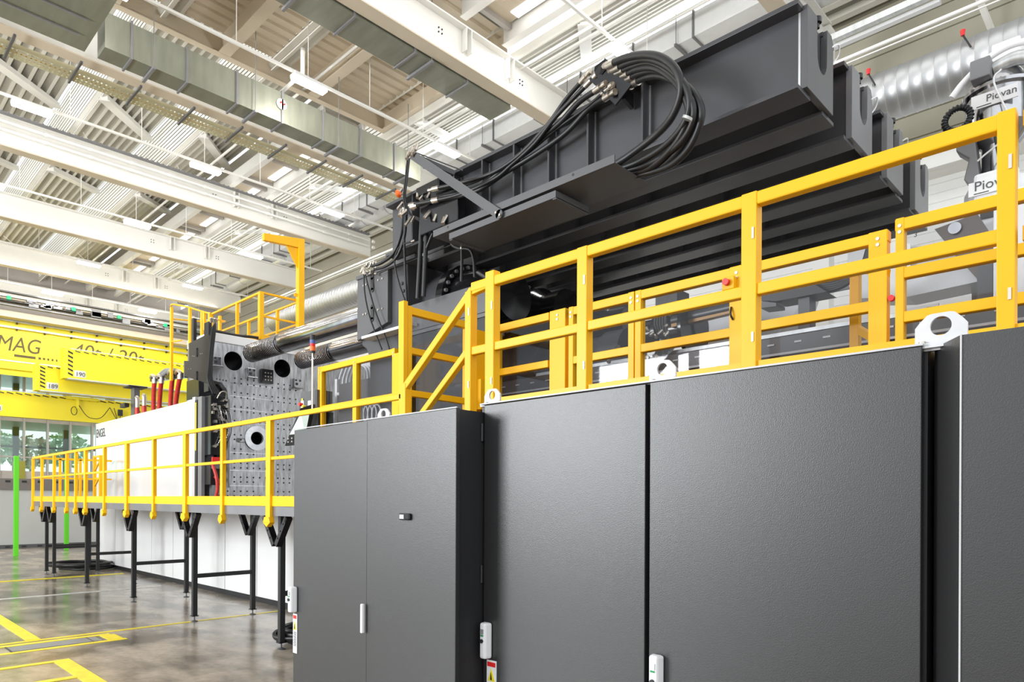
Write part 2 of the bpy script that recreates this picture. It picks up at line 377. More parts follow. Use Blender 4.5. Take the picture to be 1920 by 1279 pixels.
# diagonal braces lying in the roof slopes
bn = 0
for k in range(-2, 5):
    for ti, a in enumerate((.25, 2.56, 4.87, 7.18, 10.9)):
        u0 = 18.3 - 3 * 5.06 + GP * (k + 1)
        if ti in (0, 1) and k < 2: continue
        if 6.0 < u0 < 14.0 and a < 10: continue
        bn += 1
        du = 2.0 if ti == 4 else 3.4; a0_ = a - .5 if ti == 4 else a + .06; zz = 10.92 if ti == 4 else 11.22
        o = MB().bar((a0_, u0, zz), (a + 2.15, u0 + du, 12.28), .16, .14).bar((a0_, u0, zz - .07), (a + 2.15, u0 + du, 12.21), .26, .02).build('roof_brace', 'girder')
        tag(o, 'white diagonal roof brace, bay %s, %s' % (['one nearest camera', 'two', 'three', 'four', 'five', 'six', 'seven by the crane'][k + 2], ['at the far left', 'left of the fine ribbed glazing', 'between two glazed strips', 'left of the hatch strip', 'right of the hatch strip'][ti]), 'roof brace', 'diagonal braces under the roof')
# low flat ceiling between the girders above the duct, on steel purlins
p = []; n = 16
for i in range(n):
    y = 10.05 + 4.4 * i / n
    for t_, k in ((0, 0), (.62, 0), (.70, 1), (.92, 1)): p.append(Vector((0, y + 4.4 / n * t_, 11.45 + .05 * k)))
low = MB().sheet([[(x, q.y, q.z) for q in p] for x in (1.2, 10.25)])
low.sheet([[(1.2, 14.44, 11.46), (10.25, 14.44, 11.46)], [(1.2, 14.44, 11.1), (10.25, 14.44, 11.1)]])
low.build('ceiling_low', 'beige', fix=False)['kind'] = 'structure'
for i, x in enumerate((1.95, 4.0, 6.1, 8.15, 10.2)):
    o = thing('roof_purlin', (x, 12, 11.1), 'beige steel purlin under the low flat ceiling, %s' % ['at the far left by the olive duct', 'above the silver duct end', 'crossing above the left bright lamp', 'in the middle above the grey duct', 'bordering the open sawtooth roof on the right'][i], 'purlin', 'purlins under the low flat ceiling')
    MB().box(x - .12, x + .12, 10.06, 14.33, 11.0, 11.02).build('bottom_flange', 'beige', o)
    MB().box(x - .01, x + .01, 10.06, 14.43, 11.02, 11.45).build('web', 'beige', o)
tag(MB().box(.8, 10.4, 14.46, 14.5, 11.02, 11.44).box(.8, 10.4, 14.34, 14.5, 11.0, 11.02).build('edge_beam', 'beige'), 'beige edge beam closing the low flat ceiling above the grey duct', 'beam')

# ------------------------------------------------------------------ ducts, trays, pipes, lamps under the roof
def rect_duct(name, x0, x1, y0, y1, z0, z1, along, label, m='galv2', pitch=1.25, seam=True):
    o = thing(name, ((x0 + x1) / 2, (y0 + y1) / 2, z0), label, 'duct'); MB().box(x0, x1, y0, y1, z0, z1).build('duct_body', m, o)
    s_, e = (x0, x1) if along == 'x' else (y0, y1); q = s_ + .4; i = 0
    while q < e:
        b = MB()
        if along == 'x': b.box(q, q + .035, y0 - .03, y1 + .03, z0 - .03, z1 + .03)
        else: b.box(x0 - .03, x1 + .03, q, q + .035, z0 - .03, z1 + .03)
        b.build('flange', 'mgrey', o)
        if i % 2 == 0:
            h = MB()
            if along == 'x': h.box(q + .35, q + .40, y0 - .08, y1 + .08, z0 - .06, z0 - .01); h.cyl((q + .37, y0 - .06, z0 - .03), (q + .37, y0 - .06, 11.2), .008, 5)
            else: h.box(x0 - .08, x1 + .08, q + .35, q + .40, z0 - .06, z0 - .01); h.cyl((x0 - .06, q + .37, z0 - .03), (x0 - .06, q + .37, 11.4), .008, 5)
            h.build('hanger', 'mgrey', o)
        q += pitch; i += 1
    return o
d = rect_duct('ventilation_duct', 3.6, 10.5, 13.32, 13.76, 9.5, 10.12, 'x', 'long rectangular grey duct crossing the upper left above the cable tray', pitch=.95)
MB().ring((6.85, 13.31, 9.86), (0, -1, 0), [(0, .11), (.02, .11), (.02, .09)], 20).build('test_port', 'wplas', d)
MB().cyl((6.82, 13.29, 9.88), (6.82, 13.26, 9.88), .018, 8).cyl((6.90, 13.29, 9.87), (6.90, 13.26, 9.87), .018, 8).build('cap', 'redp', d)
o = thing('ventilation_duct', (2, 13.2, 9.5), 'wide olive grey duct transition at the top left corner', 'duct')
MB().box(-1.0, 3.4, 11.4, 13.76, 9.52, 10.2).build('duct_body', 'galv2', o)
for y in (12.75, 13.25): MB().box(1.2, 3.2, y, y + .03, 9.48, 9.5).build('slot_rail', 'mgrey', o)
MB().box(1.0, 1.16, 12.6, 13.5, 9.3, 9.5).build('flange', 'ink', o)
rect_duct('ventilation_duct', 4.8, 10.35, 10.1, 10.72, 9.95, 10.5, 'x', 'grey green rectangular duct running alongside the big white girder', pitch=1.3)
d = rect_duct('ventilation_duct', 12.12, 12.5, -2, 34, 10.82, 11.3, 'y', 'rectangular duct running along the hall beside the glazed roof strip', m='pale', pitch=1.4)
o = thing('round_duct', (11.2, 10, 9.7), 'pale round duct running along the hall beside the rectangular duct', 'duct')
MB().cyl((12.98, -2, 11.06), (12.98, 34, 11.06), .25, 28).build('duct_body', mat('duct_pale', (.80, .81, .82), .35, .4), o)
b = MB()
for i in range(28): b.ring((12.98, -1.5 + i * 1.3, 11.06), (0, 1, 0), [(0, .26), (.04, .26)], 24, False)
b.build('seam', 'galv', o)
b = MB()
for i in range(14): b.cyl((12.98, -1.2 + i * 2.6, 11.3), (12.98, -1.2 + i * 2.6, 12.1), .008, 5)
b.build('hanger', 'mgrey', o)
# spiral duct near the right wall
o = thing('spiral_duct', (12, 8, 7.8), 'large silver spiral duct running along the white ribbed wall', 'duct')
sp = MB(); rs = []
yy = -2.0
while yy < 24: rs += [(yy, .375), (yy + .012, .383), (yy + .024, .375)]; yy += .17
sp.ring((12.1, 0, 8.22), (0, 1, 0), rs, 36).build('duct_body', mat('spiral_steel', (.50, .51, .52), .42, .8, noise=.12, scale=1.5), o)
MB().box(11.6, 12.6, .75, 1.35, 7.7, 8.1).build('outlet_box', 'wplas', o)
tag(MB().cyl((11.7, -2, 8.86), (11.7, 24, 8.86), .03, 8).cyl((11.7, -2, 8.78), (11.7, 24, 8.78), .012, 6).build('water_pipe', 'girder'), 'thin pipe running along the top of the silver spiral duct', 'pipe')
for i, q in enumerate((V(1805, 62, 11.7), V(1628, 135, 11.7))):
    vo = MB().ring(q, (0, 0, 1), [(-.04, .025), (.04, .035), (.05, .015)], 10).build('red_valve', 'redp'); MB().cyl(q - Vector((0, 0, .03)), q + Vector((0, -.1, -.25)), .012, 6).build('stem', 'rubber', vo)
    tag(vo, 'small red capped valve above the spiral duct, %s one' % ('right' if i == 0 else 'left'), 'valve')
# perforated cable tray
tr = thing('cable_tray', (5, 15.3, 9.9), 'perforated zinc cable tray running beside the beige girder flange and the grey duct', 'cable tray')
b = MB(); n = 170
for i in range(n):
    x = .5 + 13 * i / n; b.box(x, x + .045, 15.22, 15.62, 9.90, 9.905)
for y in (15.22, 15.31, 15.40, 15.49, 15.58): b.box(.5, 13.4, y, y + .03, 9.898, 9.907)
b.box(.5, 13.4, 15.60, 15.605, 9.9, 9.98).box(.5, 13.4, 15.215, 15.22, 9.9, 9.98); b.build('tray', mat('zinc_tray', (.55, .52, .36), .4, .5), tr)
b = MB()
for i in range(11): x = 2.55 + i * 1.03; b.box(x, x + .04, 14.75, 15.66, 9.85, 9.89)
b.build('tray_arm', 'dgrey', tr)
MB().tube([(.5, 15.4, 9.93), (4, 15.42, 9.93), (13.3, 15.45, 9.93)], .025, 6, 1).build('cable', 'brass', tr)
# pipes and tray clipped to the face of the third girder
y = gu(2)
for z, r_, l in ((10.55, .035, 'upper white pipe clipped along the face of the piped girder'), (10.35, .035, 'lower white pipe clipped along the face of the piped girder')):
    b = MB().cyl((-3, y - .2, z), (13.4, y - .2, z), r_, 10)
    for i in range(18): b.cyl((-2.6 + i * .95, y - .2, z), (-2.52 + i * .95, y - .2, z), r_ + .016, 10)
    tag(b.build('water_pipe', 'girder'), l, 'pipe')
b = MB().box(-3, 13.4, y - .32, y - .16, 10.72, 10.73)
for i in range(120): b.box(-3 + i * .137, -2.96 + i * .137, y - .33, y - .15, 10.73, 10.75)
tag(b.build('cable_tray', 'mgrey'), 'narrow cable tray on top of the piped girder', 'cable tray')
# conduit rows with lamps, one row per bay
rown = ['in the nearest bay', 'in the second bay', 'in the third bay', 'in the fourth bay', 'in the fifth bay', 'in the farthest bay']
for k in range(6):
    y = 7.35 + 5.06 * k; 
    cd = thing('conduit', (6, y, 10.05), 'thin white conduit carrying the lamps %s' % rown[k], 'conduit')
    MB().box(-4, 13.2, y - .025, y + .025, 10.04, 10.09).build('channel', 'girder', cd)
    b = MB()
    for i in range(12): b.cyl((-3.2 + i * 1.45, y, 10.09), (-3.2 + i * 1.45, y, 11.35), .008, 5)
    b.build('hanger', 'girder', cd)
    for i, x in enumerate((-.2, 3.35, 6.98, 10.55)):
        if i == 0 and k < 3: continue
        if i < 2 and k == 0: continue
        L = thing('strip_lamp', (x, y, 10.0), 'bright strip lamp %s, %s' % (rown[k], ['at the far left', 'left of the fine ribbed glazing', 'middle of its row', 'next to the rectangular duct'][i]), 'lamp', 'strip lamps hanging under the roof')
        MB().box(x - .36, x + .36, y - .11, y + .11, 9.97, 10.03).build('housing', 'wplas', L)
        MB().box(x - .35, x + .35, y - .10, y + .10, 9.92, 9.97).build('diffuser', 'lamp', L, .01)
        pl = bpy.data.lights.new('lamp_light', 'POINT'); pl.energy = 70; pl.shadow_soft_size = .15; pl.color = (1, .97, .93)
        po_ = bpy.data.objects.new('lamp_light', pl); C.objects.link(po_); po_.location = (x, y, 9.86)
# sprinkler pipes running along the hall and wind rods
for i, (x, z) in enumerate(((7.95, 11.1), (10.75, 10.84), (10.42, 10.74), (11.7, 11.05))):
    tag(MB().cyl((x, -2, z), (x, 35, z), .032, 8).build('sprinkler_pipe', 'girder'), 'white sprinkler pipe under the roof, %s' % ['left of the hatch strip', 'right one of the pair right of the hatch strip', 'left one of the pair right of the hatch strip', 'farthest right by the rectangular duct'][i], 'pipe')
tag(MB().tube([(7.1, 12.9, 10.95), (7.1, 12.9, 10.45), (7.1, 13.9, 10.42), (8.2, 14.0, 10.42)], .045, 10, 1).build('drain_pipe', 'girder'), 'white bent drain pipe behind the lamp above the grey duct', 'pipe')
for k in range(1, 5):
    for j in range(2):
        y0 = gu(k) + .3; xx = 4.9 + 2.31 * j
        tag(MB().cyl((xx + .1, y0, 11.15), (xx + 1.9, y0 + 3.0, 11.15), .012, 5).build('wind_rod', 'girder'), 'thin white wind rod under the roof %s, %s' % (rown[k + 1], ['left one', 'right one'][j]), 'rod', 'thin rods under the roof')
# column at the end of the nearest girder
tag(MB().box(13.42, 13.7, gu(-1) - .15, gu(-1) + .15, 0, 10.7).build('wall_column', 'girder'), 'beige white column carrying the nearest girder at the right wall', 'column')
tag(MB().box(13.42, 13.7, -.15, .15, 0, 10.7).build('wall_column', 'girder'), 'white column at the right edge behind the stainless hopper', 'column')
for i, y in enumerate((2.3, .9)):
    tag(MB().bar((13.4, y + .5, 11.6), (15.1, y, 9.9), .09, .06).build('wall_strut', 'girder'), 'slim pale strut slanting from the roof to the right wall, %s one' % ('left' if i == 0 else 'right'), 'strut')
o = thing('lamp_rail', (11.5, 4.2, 9.9), 'silver lamp rail beside the nearest girder end at the top right', 'rail')
MB().box(11.9, 12.0, .8, 4.4, 9.4, 9.5).build('rail', 'galv', o); MB().box(12.06, 12.16, 2.6, 4.4, 9.36, 9.42).build('reflector', 'wplas', o)

# ------------------------------------------------------------------ floor markings
mk = [0]
def mark(name, x0, x1, y0, y1, label, m='linepaint', z=.003):
    mk[0] += 1; z = .003 + .0006 * mk[0]
    o = MB().box(x0, x1, y0, y1, 0.0005, z).build(name, m); return tag(o, label, 'floor marking')
mark('floor_line', 1.2, 5.1, 9.68, 9.76, 'long thin yellow floor line passing under the walkway legs')
mark('floor_line', .9, 2.72, 9.05, 9.14, 'yellow line on the near side of the floor drain')
mark('floor_line', .9, 2.66, 9.50, 9.60, 'yellow line on the far side of the floor drain')
mark('floor_line', 2.54, 2.70, 9.14, 9.50, 'short yellow band closing the right end of the floor drain')
mark('floor_line', .9, 1.95, 8.28, 8.37, 'thin yellow line in the lower left corner of the floor')
mark('floor_line', 1.80, 1.95, 6.2, 8.28, 'broad yellow band running towards the camera at the lower left')
mark('floor_line', .9, 1.80, 7.42, 7.52, 'short yellow line at the bottom left edge', )
mark('floor_line', 1.84, 1.98, 9.76, 12.5, 'broad yellow band left of the long thin floor line')
mark('floor_line', 1.2, 5.0, 16.9, 17.05, 'far yellow floor line near the hose coil')
mark('floor_line', 1.2, 4.8, 14.0, 14.06, 'faint white floor line behind the long yellow one', 'linewhite')
dr = thing('floor_drain', (2, 9.3, 0), 'steel floor drain cover between the two yellow lines', 'drain cover')
MB().box(1.60, 2.48, 9.17, 9.47, .0005, .006).build('grate', 'concrete_d', dr); MB().box(1.0, 1.38, 9.17, 9.47, .0005, .006).build('grate', 'concrete_d', dr)
MB().box(1.585, 1.6, 9.15, 9.49, .0005, .008).box(2.38, 2.392, 9.17, 9.47, .006, .008).build('frame', 'ink', dr)

# ------------------------------------------------------------------ control cabinets along the aisle
def sticker(parent, y0, y1, z0, z1, x, tri=True):
    o = lab(MB().box(x - .004, x, y0, y1, z0, z1).build('warning_sticker', 'wplas', parent), 'white warning sticker with a yellow triangle')
    yc = (y0 + y1) / 2; w = (y1 - y0)
    MB().box(x - .006, x - .004, y0 + .006, y1 - .006, z1 - .035, z1 - .01).build('header', 'redp', o)
    MB().prism([(x - .006, yc - w * .36, z1 - .115), (x - .006, yc + w * .36, z1 - .115), (x - .006, yc, z1 - .045)], (.003, 0, 0)).build('triangle', 'crane', o)
    MB().prism([(x - .008, yc - .007, z1 - .108), (x - .008, yc + .007, z1 - .108), (x - .008, yc + .002, z1 - .065)], (.003, 0, 0)).build('symbol', 'ink', o)
    b = MB(); z = z1 - .13
    while z > z0 + .05: b.box(x - .0055, x - .003, y0 + .008, y1 - .008 - random.random() * w * .3, z - .005, z); z -= .0095
    b.build('print', 'ink', o)
def switch(parent, y, z0, z1, x, w=.066):
    o = lab(MB().prism([(x - .05, y - w / 2 + .012, z0), (x - .05, y + w / 2 - .012, z0), (x, y + w / 2, z0), (x, y - w / 2, z0)], (0, 0, z1 - z0)).build('swing_handle', 'wplas', parent, .012), 'white swing handle with a lock')
    MB().cyl((x - .048, y, (z0 + z1) / 2), (x - .058, y, (z0 + z1) / 2), .011, 14).build('key_lock', 'ink', o)
    MB().box(x - .0535, x - .049, y - .012, y + .012, z1 - .062, z1 - .034).build('badge', 'galv', o)
    MB().box(x - .0535, x - .049, y - .011, y + .010, z1 - .074, z1 - .066).build('badge', 'greend', o)
M['lug'] = mat('lug_zinc', (.62, .62, .63), .4, .2, noise=.1, scale=20)
def lug(parent, x, y, z, s=1.0, m='lug'):
    w = .13 * s; h = .105 * s; n = 24; R_ = .027 * s; HC = .052 * s; zc = z + HC
    out = [(-w / 2, 0), (w / 2, 0), (w / 2, h * .68), (w / 2 - h * .32, h), (-w / 2 + h * .32, h), (-w / 2, h * .68)]
    vs = []; fs = []
    def outer(a):                                   # ray from the hole centre to the outline
        d = (math.cos(a), math.sin(a)); best = 9
        for i in range(6):
            p, q = out[i], out[(i + 1) % 6]; px, pz = p[0], p[1] - .068 * s; ex, ez = q[0] - p[0], q[1] - p[1]; den = d[0] * ez - d[1] * ex
            if abs(den) < 1e-9: continue
            t = (px * ez - pz * ex) / den; k = (px * d[1] - pz * d[0]) / den
            if t > 0 and -1e-6 <= k <= 1 + 1e-6: best = min(best, t)
        return d[0] * best, d[1] * best
    angs = sorted(set([2 * math.pi * i / n for i in range(n)] + [math.atan2(p[1] - HC, p[0]) % (2 * math.pi) for p in out])); n = len(angs)
    for xx in (x, x + .012):
        for a in angs: vs.append((xx, y + math.cos(a) * R_, zc + math.sin(a) * R_))
        for a in angs: o_ = outer(a); vs.append((xx, y + o_[0], zc + o_[1]))
    for i in range(n):
        j = (i + 1) % n
        fs += [(i, j, n + j, n + i), (2 * n + i, 3 * n + i, 3 * n + j, 2 * n + j), (i, 2 * n + i, 2 * n + j, j), (n + i, n + j, 3 * n + j, 3 * n + i)]
    b = MB().add(vs, fs); b.box(x - .02, x + .06, y - w * .62, y + w * .62, z - .012, z + .004)
    o = lab(b.build('lifting_lug', m, parent), 'bolted steel lifting lug with a round hole')
    MB().cyl((x - .008, y - w * .5, z + .004), (x - .008, y - w * .5, z + .014), .011, 6).cyl((x - .008, y + w * .35, z + .004), (x - .008, y + w * .35, z + .014), .011, 6).build('bolt', 'fitting', o)
cb = thing('control_cabinet', (2.9, 3.7, 0), 'dark grey double-door control cabinet at the left, with white handle and small lock badge', 'cabinet')
MB().box(2.49, 3.25, 2.815, 4.56, 0, 2.195).build('cabinet_body', 'cabdark', cb)
MB().box(2.465, 2.49, 3.652, 4.575, .06, 2.195).build('door', 'cab', cb, .003)
d2 = MB().box(2.46, 2.49, 2.80, 3.645, .06, 2.200).build('door', 'cab', cb, .003)
MB().box(2.452, 2.46, 2.79, 4.575, 2.197, 2.203).build('top_trim', 'lgrey', cb)
hd = MB().box(2.43, 2.452, 3.648, 3.672, .858, 1.042).build('door_handle', 'wplas', cb, .006)
lk = lab(MB().box(2.44, 2.465, 3.19, 3.29, 1.578, 1.618).build('lock_badge', 'blackgl', d2, .008), 'small black and silver lock badge')
MB().box(2.436, 2.444, 3.235, 3.275, 1.585, 1.61).build('badge_window', 'lgrey', d2)
switch(cb, 4.548, .885, 1.07, 2.465, .07); sticker(cb, 4.515, 4.57, .59, .872, 2.464)
lug(cb, 2.62, 3.70, 2.2, 1.0)

cb = thing('control_cabinet', (3.0, 1.7, 0), 'wide dark grey two-door control cabinet in the middle, brightest door face', 'cabinet')
MB().box(2.71, 3.3, .615, 2.86, 0, 2.235).build('cabinet_body', 'cabdark', cb)
dd = MB().box(2.67, 2.705, 1.735, 2.80, .06, 2.232).build('door', 'cab', cb, .003)
de = MB().box(2.67, 2.705, .625, 1.712, .06, 2.236).build('door', 'cab', cb, .003)
MB().box(2.662, 2.70, .62, 2.83, 2.236, 2.243).build('top_trim', 'lgrey', cb)
for z in (2.08, 1.28): MB().box(2.66, 2.69, 2.802, 2.822, z - .052, z + .052).cyl((2.665, 2.812, z - .05), (2.665, 2.812, z + .05), .011, 10).build('hinge', 'blackgl', cb)
switch(cb, 2.757, .815, 1.015, 2.668); sticker(cb, 2.69, 2.765, .55, .805, 2.668)
switch(cb, 1.66, .78, 1.011, 2.668)
lug(cb, 2.72, 2.79, 2.245, .95); lug(cb, 2.72, 1.68, 2.245, 1.05)
cb = thing('corner_column', (2.9, 0, 0), 'dark grey angled corner cabinet at the right edge, darkest face', 'cabinet')
MB().prism([(2.735, .600, 0), (2.582, .495, 0), (2.60, -1.6, 0), (3.3, -1.6, 0), (3.3, .600, 0)], (0, 0, 2.236)).build('cabinet_body', 'cab', cb)
MB().prism([(2.577, .495, 0), (2.583, .4955, 0), (2.583, .49, 0), (2.577, .49, 0)], (0, 0, 2.238)).build('edge_trim', 'lgrey', cb)
lug(cb, 2.70, .575, 2.24, 1.2)

# ------------------------------------------------------------------ walkway on legs with railings
wk = thing('walkway', (4.2, 12, 1.5), 'raised walkway deck with yellow toe board beside the white machine cover', 'walkway')
MB().box(3.56, 5.10, 5.2, 18.2, 1.535, 1.60).build('deck', 'mgrey', wk)
MB().box(3.55, 3.565, 5.2, 18.2, 1.513, 1.612).build('fascia', 'fascia', wk)
MB().box(3.54, 3.552, 5.2, 18.2, 1.618, 1.727).box(3.55, 5.1, 18.19, 18.2, 1.618, 1.727).build('toe_board', 'yellow', wk)
sn = ['nearest the grey cabinet', 'second from the grey cabinet', 'third from the grey cabinet', 'fourth from the grey cabinet', 'fifth from the grey cabinet, by the hose coil', 'at the far end of the walkway']
for i, y in enumerate((7.23, 9.70, 12.2, 14.85, 17.3, 17.95)):
    f = thing('walkway_trestle', (4.15, y, 0), 'black H-shaped support frame under the walkway, %s' % sn[i], 'support frame', 'support frames under the walkway')
    for x in (3.75, 4.58):
        l = MB().box(x - .03, x + .03, y - .03, y + .03, .085, 1.513).build('leg', 'dgrey' if False else 'rubber', f)
        MB().cyl((x, y, .012), (x, y, .1), .009, 8).ring((x, y, 0), (0, 0, 1), [(0, .045), (.008, .045), (.02, .018)], 16).build('levelling_foot', 'dgrey', l)
        MB().box(x - .042, x + .042, y - .042, y + .042, .075, .09).build('end_cap', 'blackgl', l)
    MB().box(3.78, 4.55, y - .025, y + .025, .60, .655).build('crossbar', 'rubber', f)
    for x, s_ in ((3.75, 1), (4.58, .8)):
        b = MB()
        for sg in (-1, 1):
            b.bar((x - .06, y + .03 * sg, 1.18), (x - .06, y + .27 * sg, 1.50), .06, .07, (1, 0, 0))
        b.build('bracket', 'blackgl', f)
        b = MB()
        for sg in (-1, 1):
            for t_ in (.25, .5, .75): c_ = Vector((x - .095, y + sg * (.03 + .24 * t_), 1.18 + .32 * t_)); b.cyl(c_, c_ + Vector((.01, 0, 0)), .012, 8)
        b.build('bolt', 'fitting', f)
gr = thing('guard_rail', (3.55, 12, 1.55), 'long yellow guard rail of the walkway beside the white machine cover', 'railing')
MB().box(3.52, 3.56, 4.72, 18.2, 2.55, 2.60).build('top_rail', 'yellow', gr, .006)
MB().box(3.525, 3.555, 6.0, 18.2, 2.12, 2.155).build('mid_rail', 'yellow', gr, .004)
MB().box(3.55, 5.1, 18.17, 18.21, 2.555, 2.60).box(3.55, 5.1, 18.175, 18.205, 2.12, 2.155).build('end_rail', 'yellow', gr)
for i, y in enumerate((7.1, 8.3, 9.47, 10.65, 11.85, 13.0, 14.12, 14.75, 15.38, 16.35, 17.38, 18.2)):
    w_ = .05 if i in (0, 2, 4, 6) else .032
    b = MB().box(3.515, 3.565, y - w_, y + w_, 1.46, 2.55)
    b.prism([(3.50, y - w_ - .03, 1.44), (3.50, y + w_ + .03, 1.44), (3.50, y + w_, 1.50), (3.50, y - w_, 1.50)], (.06, 0, 0)).prism([(3.50, y - w_ - .03, 1.44), (3.50, y + w_ + .03, 1.44), (3.50, y, 1.39)], (.06, 0, 0))
    b.build('post', 'yellow', gr, .003)
for x in (4.05, 4.45): MB().box(x - .025, x + .025, 18.17, 18.21, 1.6, 2.58).build('post', 'yellow', gr)
lad = thing('ladder_gate', (4.7, 17.9, 1.6), 'small yellow gate with diagonal bars at the far end of the walkway', 'gate')
b = MB()
for y in (17.35, 17.8): b.box(4.62, 4.68, y, y + .06, 1.6, 2.66)
b.bar((4.65, 17.4, 2.55), (4.65, 17.85, 2.30), .03, .03).bar((4.65, 17.4, 2.2), (4.65, 17.85, 1.95), .03, .03).bar((4.65, 17.37, 2.64), (4.65, 17.83, 2.64), .04, .04).bar((4.65, 17.37, 2.14), (4.65, 17.83, 2.14), .04, .04)
b.build('gate_frame', 'yellow', lad)
# white steps-up post where the two walkway levels meet
rl = thing('guard_rail', (3.55, 2.5, 2.3), 'high yellow guard rail of the upper deck above the middle cabinet, with stair handrail', 'railing')
MB().box(3.52, 3.58, .5, 3.85, 3.28, 3.35).build('top_rail', 'yellow', rl, .008)
MB().box(3.525, 3.575, .5, 3.89, 2.80, 2.862).build('mid_rail', 'yellow', rl, .006)
MB().box(3.53, 3.56, .35, 3.68, 2.39, 2.448).build('toe_board', 'yellow', rl)
for y0, y1, z in ((3.843, 3.909, 3.29), (3.594, 3.685, 3.39), (2.735, 2.816, 3.35), (1.60, 1.685, 3.352), (.480, .545, 3.353)):
    o = MB().box(3.515, 3.585, y0, y1, 2.3, z).build('post', 'yellow', rl, .004)
    MB().box(3.51, 3.516, y0 + .012, y0 + .024, 3.1, 3.16).box(3.51, 3.516, y0 + .012, y0 + .024, 2.55, 2.60).build('screw', 'fitting', o)
MB().bar((3.55, 3.85, 3.30), (3.55, 4.71, 2.63), .05, .06).build('stair_handrail', 'yellow', rl, .006)
MB().bar((3.55, 3.90, 2.84), (3.55, 4.62, 2.28), .05, .05).build('stair_mid_rail', 'yellow', rl, .006)
MB().bar((3.55, 3.60, 3.31), (3.55, 3.86, 3.285), .05, .055).build('rail_bend', 'yellow', rl, .006)
MB().box(3.52, 3.58, 4.66, 4.75, 1.6, 2.68).build('post', 'yellow', rl, .004)
MB().box(3.55, 5.0, .40, .46, 3.28, 3.345).box(3.55, 5.0, .40, .46, 2.80, 2.86).box(3.55, 5.0, .40, .46, 2.39, 2.45).build('end_rail', 'yellow', rl)
MB().bar((3.60, .42, 3.3), (4.3, .0, 2.5), .05, .05).build('brace', 'yellow', rl)
# upper deck and stair steps
dk = thing('upper_deck', (4.2, 2, 2.3), 'upper deck plate behind the control cabinets with steps down to the walkway', 'deck')
MB().box(3.57, 4.95, -1.5, 3.85, 2.28, 2.36).build('deck', 'mgrey', dk)
b = MB()
for i in range(3): b.box(3.6, 4.7, 3.87 + i * .27, 4.12 + i * .27, 2.14 - i * .18, 2.17 - i * .18)
b.build('steps', 'mgrey', dk)
MB().bar((3.62, 3.85, 2.2), (3.62, 4.75, 1.62), .03, .16).bar((4.68, 3.85, 2.2), (4.68, 4.75, 1.62), .03, .16).build('stringer', 'mgrey', dk)
for i, (x, y) in enumerate(((3.7, 3.5), (3.7, 1.2), (4.85, 3.5), (4.85, 1.2))): MB().box(x - .03, x + .03, y - .03, y + .03, 0, 2.28).build('leg', 'rubber', dk)

# ------------------------------------------------------------------ yellow guards with clear panes in front of the machine
GV = 5.0
def guard(label, y0, y1, z0, z1, rails, posts, panes=True, wide=.055, cat='guard', group=None, d=.07):
    g = thing('safety_guard', (GV, (y0 + y1) / 2, z0), label, cat, group)
    MB().box(GV, GV + d, y0, y1, z1 - .075, z1).build('top_rail', 'yellow', g, .005)
    for z in rails: MB().box(GV + .001, GV + d - .001, y0 + .01, y1 - .01, z - .035, z + .035).build('mid_rail', 'yellow', g, .005)
    for a, b_ in posts:
        o = MB().box(GV - .004, GV + d + .002, a, b_, z0, z1 + .003).build('post', 'yellow', g, .004)
        MB().cyl((GV - .01, (a + b_) / 2, z1 - .05), (GV, (a + b_) / 2, z1 - .05), .012, 8).cyl((GV - .01, (a + b_) / 2, z1 - .09), (GV, (a + b_) / 2, z1 - .09), .012, 8).build('screw', 'fitting', o)
    if panes:
        MB().box(GV + .03, GV + .036, y0 + .02, y1 - .02, z0, z1 - .04).build('pane', 'pane', g)
    return g
guard('yellow framed clear guard at the left, beside the signal tower', 6.84, 8.62, 1.6, 3.54, (2.96,), ((8.52, 8.62), (7.66, 7.745), (6.83, 6.88)))
tag(MB().box(GV - .02, GV + .1, 6.66, 6.825, 1.6, 3.47).build('corner_post', 'yellow', bevel=.006), 'broad yellow post between the left clear guard and the tall gate post', 'post')
g = guard('yellow framed clear guard below the black rounded cylinders', 4.35, 5.115, 2.36, 3.515, (3.02, 2.42), ((5.05, 5.115), (4.14, 4.335)))
g = guard('narrow yellow framed clear guard behind the second railing post', 3.39, 4.10, 2.36, 3.51, (3.01, 2.42), ((4.045, 4.10), (3.37, 3.43)))
g = guard('yellow framed clear sliding guard with the red stop button', 2.375, 3.36, 2.36, 3.51, (3.01, 2.42), ((3.30, 3.36), (2.375, 2.49)))
lab(MB().box(GV - .05, GV, 2.43, 2.53, 3.33, 3.43).build('stop_box', 'yellow', g, .006), 'yellow box of the stop button')
MB().cyl((GV - .05, 2.485, 3.385), (GV - .085, 2.485, 3.385), .026, 16).build('stop_button', 'redp', g)
MB().tube([(GV - .01, 2.47, 3.2), (GV - .03, 2.465, 3.14), (GV - .01, 2.455, 3.10)], .008, 6).build('cable', 'rubber', g)
g = guard('yellow framed clear guard in front of the black curved cable duct', 1.37, 2.365, 2.36, 3.51, (3.02, 2.42), ((1.375, 1.49),))
g = guard('yellow framed guard at the right in front of the white hopper trough', -.3, 1.33, 2.36, 3.56, (3.20, 2.91, 2.44), ((1.275, 1.325), (.2, .26)))
MB().cyl((GV + .03, 1.352, 3.05), (GV + .0, 1.352, 3.05), .02, 12).build('stop_button', 'redp', g)
# inner yellow posts with slanted struts
ip = thing('inner_frame', (5.5, 1.6, 2.4), 'inner yellow post with slanted struts behind the curved black cable duct', 'frame')
MB().box(GV + .25, GV + .32, 1.63, 1.69, 2.36, 3.40).build('post', 'yellow', ip)
MB().bar((GV + .28, 1.64, 3.38), (GV + .02, 1.38, 3.22), .04, .05).bar((GV + .28, 1.64, 2.94), (GV + .02, 1.38, 2.74), .04, .05).build('brace', 'yellow', ip)
